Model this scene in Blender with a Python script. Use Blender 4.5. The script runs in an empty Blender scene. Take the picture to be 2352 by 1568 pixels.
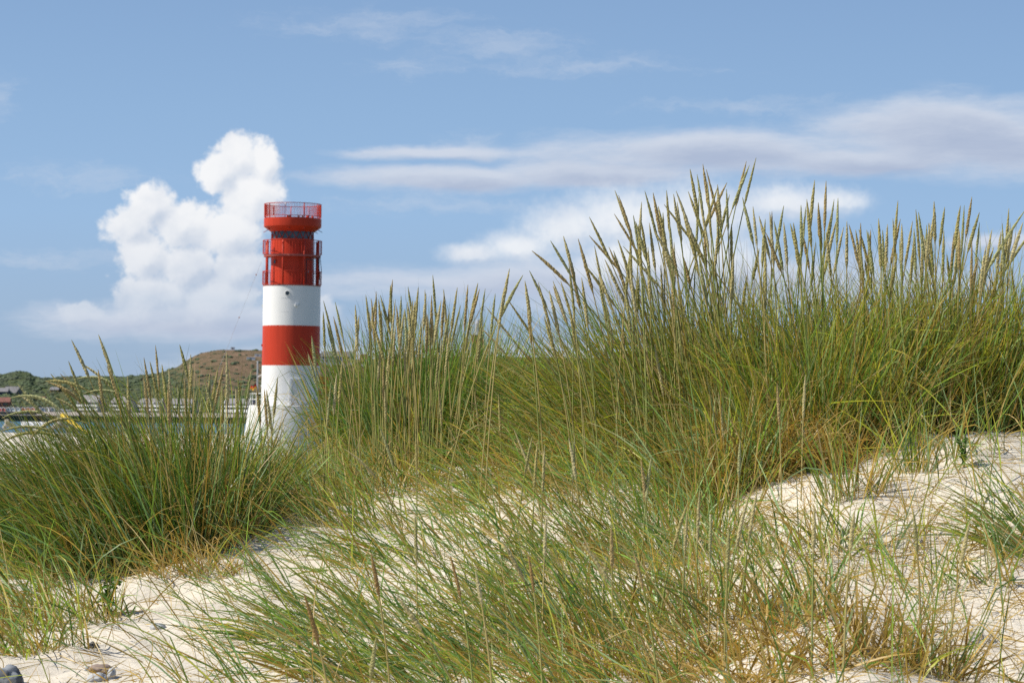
import bpy, bmesh, math, random
import numpy as np
from mathutils import Matrix, Vector, noise as mnoise
rng = np.random.default_rng(7)
random.seed(7)
PI = math.pi
sc = bpy.context.scene
COL = sc.collection
F = 5880.0                     # focal length in units of a 2352-wide picture
CXP, CYP = 1176.0, 784.0
HOR = 936.0
PITCH = math.atan((HOR - CYP) / F)
ROLL = math.radians(0.6)
CAM_R = (Matrix.Rotation(PI / 2 + PITCH, 3, 'X') @ Matrix.Rotation(ROLL, 3, 'Z'))
SUN_EL = math.radians(51)
SUN_TO = Vector((-math.cos(SUN_EL) * math.cos(math.radians(10)), -math.cos(SUN_EL) * math.sin(math.radians(10)), math.sin(SUN_EL)))

def ray(px, py):
    return CAM_R @ Vector(((px - CXP) / F, (CYP - py) / F, -1.0))
def at(px, py, Y):
    d = ray(px, py)
    return d * (Y / d.y)

# ------------------------------------------------------------------ helpers
def tag(o, label=None, cat=None, group=None, kind=None):
    if label: o['label'] = label
    if cat: o['category'] = cat
    if group: o['group'] = group
    if kind: o['kind'] = kind
    return o
def empty(name, loc, label=None, cat=None, group=None):
    o = bpy.data.objects.new(name, None); COL.objects.link(o)
    o.location = loc; o.empty_display_size = 0.2
    return tag(o, label, cat, group)
def link(name, me, mat=None, parent=None, loc=(0, 0, 0)):
    o = bpy.data.objects.new(name, me); COL.objects.link(o)
    o.location = loc
    if mat:
        for m in (mat if isinstance(mat, (list, tuple)) else [mat]): me.materials.append(m)
    if parent: o.parent = parent
    return o

class MB:
    """collects simple shapes, links them as ONE mesh"""
    def __init__(s): s.v = []; s.f = []; s.m = []
    def add(s, v, f, m=0):
        k = len(s.v); s.v += [tuple(p) for p in v]; s.f += [tuple(i + k for i in q) for q in f]; s.m += [m] * len(f)
    def box(s, x0, x1, y0, y1, z0, z1, m=0):
        s.add([(x0, y0, z0), (x1, y0, z0), (x1, y1, z0), (x0, y1, z0), (x0, y0, z1), (x1, y0, z1), (x1, y1, z1), (x0, y1, z1)],
              [(0, 3, 2, 1), (4, 5, 6, 7), (0, 1, 5, 4), (1, 2, 6, 5), (2, 3, 7, 6), (3, 0, 4, 7)], m)
    def lathe(s, prof, n=48, a0=0.0, a1=2 * PI, m=0, closed=False):
        full = abs(a1 - a0 - 2 * PI) < 1e-6
        k = n if full else n + 1
        v = []
        for r, z in prof:
            for i in range(k):
                a = a0 + (a1 - a0) * i / n
                v.append((r * math.cos(a), r * math.sin(a), z))
        f = []
        rows = len(prof)
        for j in range(rows if closed else rows - 1):
            j2 = (j + 1) % rows
            for i in range(n):
                i2 = (i + 1) % k
                f.append((j * k + i, j * k + i2, j2 * k + i2, j2 * k + i))
        s.add(v, f, m)
    def tube(s, pts, r, n=6, m=0):
        pts = [Vector(p) for p in pts]; v = []; f = []
        rr = r if isinstance(r, (list, tuple)) else [r] * len(pts)
        for i, p in enumerate(pts):
            t = (pts[min(i + 1, len(pts) - 1)] - pts[max(i - 1, 0)]).normalized()
            a = t.cross(Vector((0, 0, 1)) if abs(t.z) < .9 else Vector((1, 0, 0))).normalized(); b = t.cross(a)
            for k in range(n):
                q = 2 * PI * k / n
                v.append(p + (a * math.cos(q) + b * math.sin(q)) * rr[i])
        for i in range(len(pts) - 1):
            for k in range(n):
                f.append((i * n + k, i * n + (k + 1) % n, (i + 1) * n + (k + 1) % n, (i + 1) * n + k))
        f.append(tuple(range(n - 1, -1, -1))); f.append(tuple((len(pts) - 1) * n + k for k in range(n)))
        s.add(v, f, m)
    def poly(s, pts, m=0): s.add(pts, [tuple(range(len(pts)))], m)
    def prism(s, prof, y0, y1, m=0):
        """profile in x,z extruded along y"""
        n = len(prof)
        v = [(x, y0, z) for x, z in prof] + [(x, y1, z) for x, z in prof]
        f = [tuple(range(n)), tuple(range(2 * n - 1, n - 1, -1))] + [(i, i + n, (i + 1) % n + n, (i + 1) % n) for i in range(n)]
        s.add(v, f, m)
    def ball(s, c, r, nu=10, nv=7, m=0, sq=(1, 1, 1)):
        v = []; f = []
        for j in range(nv + 1):
            th = PI * j / nv
            for i in range(nu):
                a = 2 * PI * i / nu
                v.append((c[0] + r * sq[0] * math.sin(th) * math.cos(a), c[1] + r * sq[1] * math.sin(th) * math.sin(a), c[2] + r * sq[2] * math.cos(th)))
        for j in range(nv):
            for i in range(nu):
                f.append((j * nu + i, (j + 1) * nu + i, (j + 1) * nu + (i + 1) % nu, j * nu + (i + 1) % nu))
        s.add(v, f, m)
    def build(s, name, mat, parent=None, loc=(0, 0, 0), smooth=False):
        me = bpy.data.meshes.new(name); me.from_pydata(s.v, [], s.f); me.update()
        me.polygons.foreach_set('material_index', s.m)
        bm = bmesh.new(); bm.from_mesh(me); bmesh.ops.recalc_face_normals(bm, faces=bm.faces); bm.to_mesh(me); bm.free()
        if smooth: me.polygons.foreach_set('use_smooth', [True] * len(me.polygons))
        return link(name, me, mat, parent, loc)

# ------------------------------------------------------------------ node helpers / materials
class NG:
    def __init__(s, tree): s.t = tree; s.n = tree.nodes; s.l = tree.links
    def node(s, typ, **kw):
        n = s.n.new(typ)
        for k, v in kw.items(): setattr(n, k, v)
        return n
    def put(s, sock, v):
        if isinstance(v, bpy.types.NodeSocket): s.l.new(v, sock)
        elif v is not None:
            if isinstance(v, (tuple, list)) and sock.type == 'RGBA' and len(v) == 3: v = (*v, 1)
            sock.default_value = v
    def math(s, op, a, b=None, c=None, clamp=False):
        n = s.node('ShaderNodeMath', operation=op, use_clamp=clamp)
        s.put(n.inputs[0], a); s.put(n.inputs[1], b); s.put(n.inputs[2], c); return n.outputs[0]
    def vmath(s, op, a, b=None, c=None, out=0):
        n = s.node('ShaderNodeVectorMath', operation=op)
        s.put(n.inputs[0], a); s.put(n.inputs[1], b); s.put(n.inputs[2], c); return n.outputs['Value' if out else 'Vector']
    def noise(s, vec, scale, detail=4, rough=.55, out='Fac'):
        n = s.node('ShaderNodeTexNoise'); s.put(n.inputs['Vector'], vec)
        n.inputs['Scale'].default_value = scale; n.inputs['Detail'].default_value = detail; n.inputs['Roughness'].default_value = rough
        return n.outputs[out]
    def mix(s, fac, a, b, blend='MIX'):
        n = s.node('ShaderNodeMix', data_type='RGBA', blend_type=blend)
        s.put(n.inputs['Factor'], fac); s.put(n.inputs[6], a); s.put(n.inputs[7], b); return n.outputs[2]
    def ramp(s, fac, stops, interp='LINEAR'):
        n = s.node('ShaderNodeValToRGB'); r = n.color_ramp; r.interpolation = interp
        while len(r.elements) < len(stops): r.elements.new(.5)
        for e, (p, c) in zip(r.elements, stops):
            e.position = p; e.color = (*c, 1) if isinstance(c, tuple) else (c, c, c, 1)
        s.put(n.inputs[0], fac); return n.outputs[0]
    def smooth(s, v, a, b, lo=0., hi=1.):
        n = s.node('ShaderNodeMapRange', interpolation_type='SMOOTHSTEP')
        s.put(n.inputs[0], v); n.inputs[1].default_value = a; n.inputs[2].default_value = b; n.inputs[3].default_value = lo; n.inputs[4].default_value = hi
        return n.outputs[0]

def new_mat(name):
    m = bpy.data.materials.new(name); m.use_nodes = True
    g = NG(m.node_tree); b = g.n['Principled BSDF']
    return m, g, b
def paint(name, col, rough=.5, var=.12, scale=3., stretch=None, spec=.4, metal=0., bump=0.):
    """painted / mineral surface with blotchy wear"""
    m, g, b = new_mat(name)
    tc = g.node('ShaderNodeTexCoord').outputs['Object']
    if stretch: tc = g.vmath('MULTIPLY', tc, stretch)
    f = g.noise(tc, scale, 5, .6)
    d = tuple(c * (1 - 2 * var) for c in col); e = tuple(min(1, c * (1 + var)) for c in col)
    c = g.ramp(f, [(.25, d), (.55, col), (.8, e)])
    g.put(b.inputs['Base Color'], c)
    b.inputs['Roughness'].default_value = rough; b.inputs['Metallic'].default_value = metal
    b.inputs['Specular IOR Level'].default_value = spec
    if bump:
        n = g.node('ShaderNodeBump'); n.inputs['Strength'].default_value = bump; g.put(n.inputs['Height'], f); g.l.new(n.outputs[0], b.inputs['Normal'])
    return m
M = {}
M['white'] = paint('white_paint', (.80, .79, .76), .45, .04, 1.2, (1, 1, .25))
M['red'] = paint('red_paint', (.52, .046, .019), .5, .10, 2.2, (1.6, 1.6, .12), .18)
M['red_plain'] = paint('red_gloss_paint', (.47, .042, .018), .45, .08, 3, None, .2)
M['deck'] = paint('red_oxide_deck', (.42, .10, .08), .6, .12, 3)
M['dark'] = paint('dark_metal', (.05, .05, .055), .5, .1, 4)
M['grey_metal'] = paint('grey_metal', (.35, .36, .37), .45, .1, 4)
M['concrete'] = paint('white_concrete', (.70, .69, .66), .8, .06, 1.5)
M['orange'] = paint('orange_paint', (.72, .10, .02), .45, .1, 2)
M['yellow'] = paint('yellow_paint', (.72, .47, .03), .4, .08, 2)
M['slate'] = paint('slate_roof', (.20, .19, .19), .7, .14, .8)
M['tile'] = paint('red_tile', (.20, .075, .055), .7, .14, .8)
M['render'] = paint('white_render', (.74, .73, .71), .8, .05, .5)
M['grey_render'] = paint('grey_render', (.30, .285, .275), .8, .1, .5)
M['dark_board'] = paint('dark_boarding', (.045, .06, .075), .6, .15, .7)
M['brick'] = paint('red_brick', (.28, .10, .07), .8, .14, .6)
M['ochre'] = paint('ochre_render', (.45, .29, .09), .8, .1, .6)
M['quay'] = paint('tarred_quay', (.02, .024, .03), .7, .2, .15, (1, 1, .4))
M['paving'] = paint('quay_paving', (.36, .30, .25), .85, .12, .1)
M['tetra'] = paint('weathered_concrete', (.36, .33, .27), .9, .2, 1.2, None, .3, 0, .4)
M['sign'] = paint('sign_board', (.84, .84, .86), .5, .04, 2)
M['sign_ink'] = paint('sign_lettering', (.36, .40, .56), .6, .05, 2)
M['rust'] = paint('rusty_post', (.30, .11, .05), .8, .2, 3)
M['flag_red'] = paint('flag_red', (.60, .03, .03), .8, .05, 3)
M['flag_gold'] = paint('flag_gold', (.80, .42, .02), .8, .05, 3)
M['flag_black'] = paint('flag_black', (.02, .02, .02), .8, .05, 3)
HUT = {'red': (.42, .05, .05), 'blue': (.17, .25, .36), 'pale': (.42, .52, .58), 'orange': (.62, .20, .07), 'white': (.66, .68, .70), 'grey': (.25, .28, .33)}
for k, c in HUT.items(): M['hut_' + k] = paint('hut_boards_' + k, c, .7, .08, 2, (6, 6, .3))
def glass_mat():
    m, g, b = new_mat('dark_glazing')
    tc = g.node('ShaderNodeTexCoord').outputs['Object']
    f = g.noise(tc, 2.2, 3)
    g.put(b.inputs['Base Color'], g.ramp(f, [(.35, (.012, .022, .03)), (.65, (.05, .08, .10))]))
    b.inputs['Roughness'].default_value = .12
    return m
M['glass'] = glass_mat()

def grass_mat(name, trans=.3, rough=.4, spec=.3):
    m, g, b = new_mat(name)
    a = g.node('ShaderNodeAttribute', attribute_name='col').outputs['Color']
    g.put(b.inputs['Base Color'], a)
    b.inputs['Roughness'].default_value = rough; b.inputs['Specular IOR Level'].default_value = spec
    t = g.node('ShaderNodeBsdfTranslucent'); g.put(t.inputs['Color'], a)
    mx = g.node('ShaderNodeMixShader'); mx.inputs[0].default_value = trans
    g.l.new(b.outputs[0], mx.inputs[1]); g.l.new(t.outputs[0], mx.inputs[2])
    g.l.new(mx.outputs[0], g.n['Material Output'].inputs['Surface'])
    return m
M['grass'] = grass_mat('marram_leaf', .38)
M['seed'] = grass_mat('marram_seed_head', .12, .85, .1)
M['weed'] = grass_mat('weed_leaf', .35, .6, .15)

def sand_mat():
    m, g, b = new_mat('dune_sand')
    p = g.node('ShaderNodeNewGeometry').outputs['Position']
    big = g.noise(p, 1.1, 4)
    fine = g.noise(p, 240, 3, .7)
    mid = g.noise(p, 26, 5, .65)
    c = g.ramp(big, [(.3, (.53, .475, .39)), (.7, (.61, .555, .46))])
    c = g.mix(g.math('MULTIPLY', g.smooth(fine, .35, .75), .35), c, (.68, .60, .48))
    c = g.mix(g.smooth(g.noise(p, 95, 2, .6), .66, .74, 0, .4), c, (.20, .155, .11))      # dark organic specks
    damp = g.math('ADD', g.smooth(mid, .56, .72, 0, .35), g.smooth(g.noise(p, 4.5, 6, .7),   .52, .68, 0, .24))
    c = g.mix(damp, c, (.40, .33, .255))
    # unseen flat round the lighthouse: dark ground tone added to cut bounced fill light
    sp = g.node('ShaderNodeSeparateXYZ'); g.put(sp.inputs[0], p)
    ms = g.math('MULTIPLY', g.smooth(sp.outputs[1], 22, 34), g.smooth(sp.outputs[1], 230, 215))
    ms = g.math('MULTIPLY', ms, g.smooth(g.math('MULTIPLY_ADD', sp.outputs[1], .165, sp.outputs[0]), -1.0, 1.5))
    c = g.mix(ms, c, g.ramp(g.noise(p, .8, 5), [(.35, (.07, .085, .035)), (.65, (.14, .13, .06))]))
    g.put(b.inputs['Base Color'], c)
    b.inputs['Roughness'].default_value = .95; b.inputs['Specular IOR Level'].default_value = .1
    h = g.math('ADD', g.math('MULTIPLY', mid, .03), g.math('MULTIPLY', fine, .004))
    n = g.node('ShaderNodeBump'); n.inputs['Strength'].default_value = .4; n.inputs['Distance'].default_value = 1.0
    g.put(n.inputs['Height'], h); g.l.new(n.outputs[0], b.inputs['Normal'])
    return m
M['sand'] = sand_mat()

def hill_mat():
    m, g, b = new_mat('hill_cover')
    p = g.node('ShaderNodeNewGeometry').outputs['Position']
    a = g.noise(p, .022, 8, .68); f = g.noise(p, .09, 7, .72)
    att = g.node('ShaderNodeAttribute', attribute_name='heath').outputs['Fac']
    green = g.ramp(f, [(.3, (.034, .046, .022)), (.5, (.066, .086, .036)), (.72, (.12, .13, .06))])
    heath = g.ramp(f, [(.3, (.06, .068, .032)), (.5, (.15, .105, .062)), (.7, (.24, .155, .10))])
    k = g.smooth(g.math('ADD', g.math('MULTIPLY', att, .5), g.math('MULTIPLY', a, 1.25)), .64, 1.06)
    g.put(b.inputs['Base Color'], g.mix(k, green, heath)); b.inputs['Roughness'].default_value = .95; b.inputs['Specular IOR Level'].default_value = .1
    n = g.node('ShaderNodeBump'); n.inputs['Strength'].default_value = .8; n.inputs['Distance'].default_value = 4.0
    g.put(n.inputs['Height'], f); g.l.new(n.outputs[0], b.inputs['Normal'])
    return m
M['hill'] = hill_mat()
def shrub_mat():
    m, g, b = new_mat('hill_shrub')
    p = g.node('ShaderNodeNewGeometry').outputs['Position']
    f = g.noise(p, .35, 5, .7); a = g.noise(p, .03, 2)
    c = g.ramp(f, [(.3, (.050, .070, .032)), (.55, (.08, .11, .046)), (.75, (.13, .155, .068))])
    g.put(b.inputs['Base Color'], g.mix(g.smooth(a, .4, .65, 0, .5), c, (.07, .075, .05))); b.inputs['Roughness'].default_value = .95
    return m
M['shrub'] = shrub_mat()
def water_mat():
    m, g, b = new_mat('sea_water')
    p = g.node('ShaderNodeNewGeometry').outputs['Position']
    f = g.noise(g.vmath('MULTIPLY', p, (.35, 1.0, 1.0)), .5, 5, .6)
    g.put(b.inputs['Base Color'], g.ramp(f, [(.35, (.02, .065, .085)), (.7, (.05, .125, .145))])); b.inputs['Roughness'].default_value = .35
    n = g.node('ShaderNodeBump'); n.inputs['Strength'].default_value = .5; n.inputs['Distance'].default_value = .6
    g.put(n.inputs['Height'], f); g.l.new(n.outputs[0], b.inputs['Normal'])
    return m
M['water'] = water_mat()
def stone_mat(name, col, band=None):
    m, g, b = new_mat(name)
    tc = g.node('ShaderNodeTexCoord').outputs['Object']
    f = g.noise(tc, 22, 5, .65)
    c = g.ramp(f, [(.3, tuple(x * .65 for x in col)), (.6, col), (.8, tuple(min(1, x * 1.2) for x in col))])
    if band:
        w = g.node('ShaderNodeTexWave'); w.inputs['Scale'].default_value = 14; w.inputs['Distortion'].default_value = 2.5; g.put(w.inputs['Vector'], g.vmath('MULTIPLY', tc, (.35, .5, 1.6)))
        c = g.mix(g.smooth(w.outputs['Fac'], .6, .9, 0, .8), c, band)
    g.put(b.inputs['Base Color'], c); b.inputs['Roughness'].default_value = .8
    n = g.node('ShaderNodeBump'); n.inputs['Strength'].default_value = .3; n.inputs['Distance'].default_value = .01
    g.put(n.inputs['Height'], f); g.l.new(n.outputs[0], b.inputs['Normal'])
    return m

# ------------------------------------------------------------------ camera, sun, sky
cam = bpy.data.cameras.new('camera'); co = bpy.data.objects.new('camera', cam); COL.objects.link(co)
cam.lens = 90; cam.sensor_width = 36; cam.clip_start = .1; cam.clip_end = 60000
co.matrix_world = CAM_R.to_4x4()
cam.dof.use_dof = True; cam.dof.focus_distance = 11.5; cam.dof.aperture_fstop = 14.5
sc.camera = co
sun = bpy.data.lights.new('sun', 'SUN'); so = bpy.data.objects.new('sun', sun); COL.objects.link(so)
sun.energy = 5.0; sun.angle = math.radians(.5); sun.color = (1, .955, .87)
so.rotation_euler = (-SUN_TO).to_track_quat('-Z', 'Y').to_euler()
sc.view_settings.view_transform = 'Standard'; sc.view_settings.look = 'None'; sc.view_settings.exposure = .25; sc.view_settings.gamma = 1

SKY_S = .1
w = bpy.data.worlds.new('World'); sc.world = w; w.use_nodes = True
g = NG(w.node_tree); bg = g.n['Background']
sky = g.node('ShaderNodeTexSky', sky_type='NISHITA'); sky.sun_disc = False
sky.sun_elevation = SUN_EL; sky.sun_rotation = math.atan2(SUN_TO.x, SUN_TO.y)
sky.altitude = 0; sky.air_density = 1.0; sky.dust_density = .7; sky.ozone_density = 1.6
tc = g.node('ShaderNodeTexCoord').outputs['Generated']
sep = g.node('ShaderNodeSeparateXYZ'); g.put(sep.inputs[0], tc)
az = g.math('ARCTAN2', sep.outputs[0], sep.outputs[1]); el = g.math('ARCSINE', sep.outputs[2])
uu = g.math('MULTIPLY_ADD', az, 58.8, 11.76)
vv = g.math('MULTIPLY_ADD', el, -58.8, 9.36)
vv = g.math('ADD', vv, g.math('MULTIPLY_ADD', uu, .0105, -.0105 * 11.76))
cmb = g.node('ShaderNodeCombineXYZ'); g.put(cmb.inputs[0], uu); g.put(cmb.inputs[1], vv)
P0 = cmb.outputs[0]            # angular position, one unit = 0.974 degrees

def blob_group(name, blobs, builder):
    t = bpy.data.node_groups.new(name, 'ShaderNodeTree')
    t.interface.new_socket('Vector', in_out='INPUT', socket_type='NodeSocketVector')
    t.interface.new_socket('Density', in_out='OUTPUT', socket_type='NodeSocketFloat')
    q = NG(t); gi = q.node('NodeGroupInput'); go = q.node('NodeGroupOutput')
    q.put(go.inputs[0], builder(q, gi.outputs[0], blobs)); return t
def field(q, p, blobs, k=.25):
    acc = None
    for (cx, cy, rx, ry) in blobs:
        e = q.vmath('MULTIPLY_ADD', p, (100 / rx, 100 / ry, 0), (-cx / rx, -cy / ry, 0))
        l = q.vmath('LENGTH', e, out=1)
        if rx < 1e3: l = q.math('MULTIPLY_ADD', l, 1.0, 0.0) if False else l
        acc = l if acc is None else q.math('SMOOTH_MIN', acc, l, k)
    return q.math('SUBTRACT', 1.0, acc)
def cumulus(q, p, blobs, kv=.26, kn=.36):
    wv = q.vmath('MULTIPLY_ADD', q.noise(p, 1.1, 4, .6, 'Color'), (.4, .4, 0), (-.2, -.2, 0))
    pw = q.vmath('ADD', p, wv)
    d = field(q, pw, blobs)
    v1 = q.node('ShaderNodeTexVoronoi', feature='SMOOTH_F1'); q.put(v1.inputs['Vector'], pw); v1.inputs['Scale'].default_value = 2.6; v1.inputs['Smoothness'].default_value = .35; v1.inputs['Detail'].default_value = 2.0; v1.inputs['Roughness'].default_value = .5
    n = q.noise(p, 5.0, 5, .6)
    d = q.math('MULTIPLY_ADD', q.math('SUBTRACT', .50, v1.outputs['Distance']), kv, d)
    return q.math('MULTIPLY_ADD', q.math('SUBTRACT', n, .5), kn, d)
def stratus(q, p, blobs):
    wv = q.vmath('MULTIPLY_ADD', q.noise(q.vmath('MULTIPLY', p, (.5, 1.3, 0)), .9, 5, .6, 'Color'), (1.6, .5, 0), (-.8, -.25, 0))
    pw = q.vmath('ADD', p, wv)
    d = field(q, pw, blobs, .35)
    n = q.noise(q.vmath('MULTIPLY', pw, (.35, 1.5, 0)), 1.3, 6, .62)
    return q.math('MULTIPLY_ADD', q.math('SUBTRACT', n, .5), 1.0, d)
def cirrus(q, p, blobs):
    wv = q.vmath('MULTIPLY_ADD', q.noise(q.vmath('MULTIPLY', p, (.6, 1.2, 0)), 1.0, 6, .65, 'Color'), (2.2, 1.0, 0), (-1.1, -.5, 0))
    pw = q.vmath('ADD', p, wv)
    d = field(q, pw, blobs, .4)
    n = q.noise(q.vmath('MULTIPLY', pw, (.45, 1.7, 0)), 2.2, 8, .72)
    return q.math('MULTIPLY_ADD', q.math('SUBTRACT', n, .53), 2.6, d)
CUM = [(540, 365, 75, 70), (600, 375, 55, 75), (500, 400, 70, 65), (575, 455, 95, 95), (350, 480, 80, 65), (300, 525, 80, 60), (420, 520, 110, 75), (520, 540, 110, 80),
       (330, 590, 75, 80), (430, 615, 110, 75), (545, 620, 80, 70), (360, 690, 120, 85), (510, 690, 130, 90), (420, 780, 160, 70), (195, 725, 70, 38), (735, 725, 65, 60)]
CUM2 = [(1085, 582, 100, 36), (1190, 566, 120, 55), (1300, 525, 150, 85), (1430, 505, 190, 100), (1600, 495, 240, 95), (1800, 470, 200, 60), (1440, 600, 200, 90), (1600, 590, 230, 95), (1900, 470, 120, 36)]
STR = [(1650, 352, 540, 66), (2180, 315, 380, 100), (2300, 350, 320, 78), (1950, 375, 460, 46), (1050, 412, 380, 34), (1000, 352, 250, 22), (1350, 400, 330, 45), (1500, 650, 900, 70), (420, 740, 420, 50), (1000, 840, 700, 60), (2300, 560, 160, 26)]
CIR = [(200, 415, 220, 38), (1000, 470, 280, 30), (-5, 240, 60, 60), (1140, 112, 230, 45), (930, 165, 130, 28), (1330, 155, 340, 30), (860, 62, 300, 45), (950, 650, 330, 34), (100, 600, 300, 26), (300, 590, 260, 22), (1700, 250, 260, 22), (1070, 320, 90, 30)]
gc = blob_group('cumulus_field', CUM, lambda q, p, b_: q.math('ADD', cumulus(q, p, b_, .28, .46), .09))
gcs = blob_group('cumulus_shape', CUM, lambda q, p, b_: cumulus(q, p, b_, .07, .22)); gc2 = blob_group('cumulus_bank_field', CUM2, lambda q, p, b_: q.math('ADD', cumulus(q, p, b_, .12, .34), .16)); gs = blob_group('stratus_field', STR, stratus); gcir = blob_group('cirrus_field', CIR, cirrus)
def use(tree, vec):
    n = g.node('ShaderNodeGroup'); n.node_tree = tree; g.put(n.inputs[0], vec); return n.outputs[0]
K = 1.0 / SKY_S
deg = g.math('MULTIPLY', el, 180 / PI / 60.0, None, True)
air = g.ramp(deg, [(0.0, (.335, .46, .63)), (1.2 / 60, (.33, .47, .67)), (4.2 / 60, (.315, .50, .77)), (6.5 / 60, (.280, .455, .72)), (9.2 / 60, (.240, .395, .655)), (25 / 60, (.15, .26, .50)), (1.0, (.08, .16, .36))])
air = g.vmath('SCALE', air); air.node.inputs['Scale'].default_value = K
base = g.mix(.88, sky.outputs[0], air)
def rgb(c, s=1.0): return tuple(x * K * s for x in c)
ds = use(gs, P0)
ds2 = use(gs, g.vmath('ADD', P0, (-.15, -.18, 0)))
sc_col = g.mix(g.smooth(ds2, .1, 1.1), rgb((.64, .695, .80)), rgb((.43, .50, .655)))
c0 = g.mix(g.smooth(use(gcir, P0), -.2, 1.3, 0, .32), base, rgb((.66, .71, .80)))
c1 = g.mix(g.smooth(ds, -.15, .65, 0, .92), c0, sc_col)
def cum_layer(c, tree, shape, soft, amax, lit, shade, vfade):
    d = use(tree, P0); a_ = use(shape, P0); b_ = use(shape, g.vmath('ADD', P0, (-.20, -.24, 0)))
    al = g.smooth(d, 0.03, soft, 0, amax)
    sh = g.math('MULTIPLY_ADD', a_, -.82, b_)                      # rises on the side turned away from the sun
    sh = g.math('MULTIPLY_ADD', d, -.10, sh)
    sh = g.smooth(sh, -.12, .46, 0, .50)
    sh = g.math('ADD', sh, g.smooth(g.noise(P0, .9, 5, .55), .42, .72, 0, .30), None, True)
    sh = g.math('ADD', sh, g.smooth(vv, vfade[0], vfade[1], 0, .6), None, True)
    col = g.mix(sh, rgb(lit), rgb(shade))
    al = g.math('MULTIPLY', al, g.smooth(vv, vfade[2], vfade[3], 1, 0))
    return g.mix(al, c, col)
c2 = cum_layer(c1, gc2, gc2, 1.0, .86, (.92, .935, .955), (.58, .645, .765), (5.6, 6.8, 5.9, 7.2))
c3 = cum_layer(c2, gc, gcs, .42, .97, (.94, .945, .955), (.52, .60, .73), (4.4, 7.8, 6.4, 8.2))
g.put(bg.inputs['Color'], c3); bg.inputs['Strength'].default_value = SKY_S * .84
w.cycles.sampling_method = 'NONE'

# ------------------------------------------------------------------ terrain
def vnoise(x, y, seed=0):
    x = np.asarray(x, float); y = np.asarray(y, float)
    xi = np.floor(x).astype(np.int64); yi = np.floor(y).astype(np.int64); fx = x - xi; fy = y - yi
    fx = fx * fx * (3 - 2 * fx); fy = fy * fy * (3 - 2 * fy)
    def h(a, b):
        n = (a * 374761393 + b * 668265263 + seed * 1442695041) & 0x7fffffff
        n = ((n ^ (n >> 13)) * 1274126177) & 0x7fffffff
        return ((n ^ (n >> 16)) & 0xffff) / 65535.0
    return (h(xi, yi) * (1 - fx) + h(xi + 1, yi) * fx) * (1 - fy) + (h(xi, yi + 1) * (1 - fx) + h(xi + 1, yi + 1) * fx) * fy - .5

COLS = {-700: [(7, 1640), (8, 1560), (9, 1470), (10, 1380), (11, 1300), (12, 1250), (13, 1215)],
        0: [(7, 1690), (8, 1590), (9, 1490), (10, 1390), (11, 1290), (11.8, 1220), (12.6, 1170), (13.3, 1150)],
        300: [(7, 1690), (8, 1590), (9, 1480), (10, 1380), (11, 1285), (11.8, 1215), (12.6, 1160), (13.3, 1140)],
        600: [(7, 1690), (8, 1585), (9, 1465), (10, 1350), (11, 1250), (12, 1175), (13, 1130), (13.8, 1115)],
        1000: [(7, 1700), (8, 1590), (9, 1460), (10, 1335), (11, 1230), (12, 1140), (13, 1075), (13.8, 1050)],
        1500: [(6.6, 1680), (7.5, 1570), (8.5, 1440), (9.5, 1300), (10.3, 1190), (11, 1100), (11.8, 1040), (12.8, 1005)],
        2000: [(6.2, 1680), (7, 1575), (8, 1400), (9, 1220), (9.7, 1105), (10.4, 1020), (11, 985), (11.8, 965)],
        2352: [(6.0, 1700), (7, 1590), (8, 1410), (9, 1210), (9.7, 1090), (10.4, 1005), (11, 968), (11.8, 950)],
        3000: [(6.0, 1700), (7, 1590), (8, 1410), (9, 1210), (9.7, 1080), (10.4, 985), (11, 950), (11.8, 935)]}
YG = np.concatenate([np.array([1., 2., 3., 4., 5.]), np.arange(5.5, 16.0, .05), np.array([17., 18., 20., 24., 30., 40., 60., 90., 120., 200., 300., 420., 600., 735., 748., 800., 900.])])
cu = np.array(sorted(COLS)); PROF = []
for c in cu:
    ys = [a for a, b in COLS[c]]; zs = []
    for Y, py in COLS[c]: zs.append(at(c, py, Y).z)
    yl, zl = ys[-1], zs[-1]
    ys = [0.5, 3.0] + ys + [yl + 1.2, yl + 3, yl + 7, 30, 60, 120, 300, 600, 735, 748, 800, 900]
    zs = [-1.5, -1.35] + zs + [zl - .05, zl - .35, zl - 1.4, -3.6, -5.2, -6.4, -7.5, -8.1, -8.35, -9.6, -11.0, -12.0]
    z = np.interp(YG, ys, zs)
    ker = np.array([1, 2, 3, 4, 3, 2, 1.]); ker /= ker.sum()
    zz = np.convolve(np.pad(z, 3, mode='edge'), ker, mode='valid'); sel = (YG > 5.8) & (YG < 15.5)
    PROF.append(np.where(sel, zz, z))
PROF = np.array(PROF)
def ground(X, Y, fine=True):
    X = np.asarray(X, float); Y = np.asarray(Y, float)
    u = np.clip(X / np.maximum(Y, .5) * F + CXP, cu[0], cu[-1])
    k = np.clip(np.searchsorted(cu, u) - 1, 0, len(cu) - 2)
    t = (u - cu[k]) / (cu[k + 1] - cu[k]); t = t * t * (3 - 2 * t) * .5 + t * .5
    j = np.clip(np.searchsorted(YG, Y) - 1, 0, len(YG) - 2)
    s = np.clip((Y - YG[j]) / (YG[j + 1] - YG[j]), 0, 1)
    def row(kk): return PROF[kk, j] * (1 - s) + PROF[kk, j + 1] * s
    z = row(k) * (1 - t) + row(k + 1) * t
    if fine:
        near = np.clip((16 - Y) / 3, 0, 1)
        z = z + near * (.10 * vnoise(X * 2.2, Y * 2.2, 1) + .045 * vnoise(X * 6, Y * 6, 2) + .006 * vnoise(X * 17, Y * 17, 3) + .004 * vnoise(X * 40, Y * 40, 4)) + (1 - near) * .35 * vnoise(X * .15, Y * .15, 5)
    return z
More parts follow.
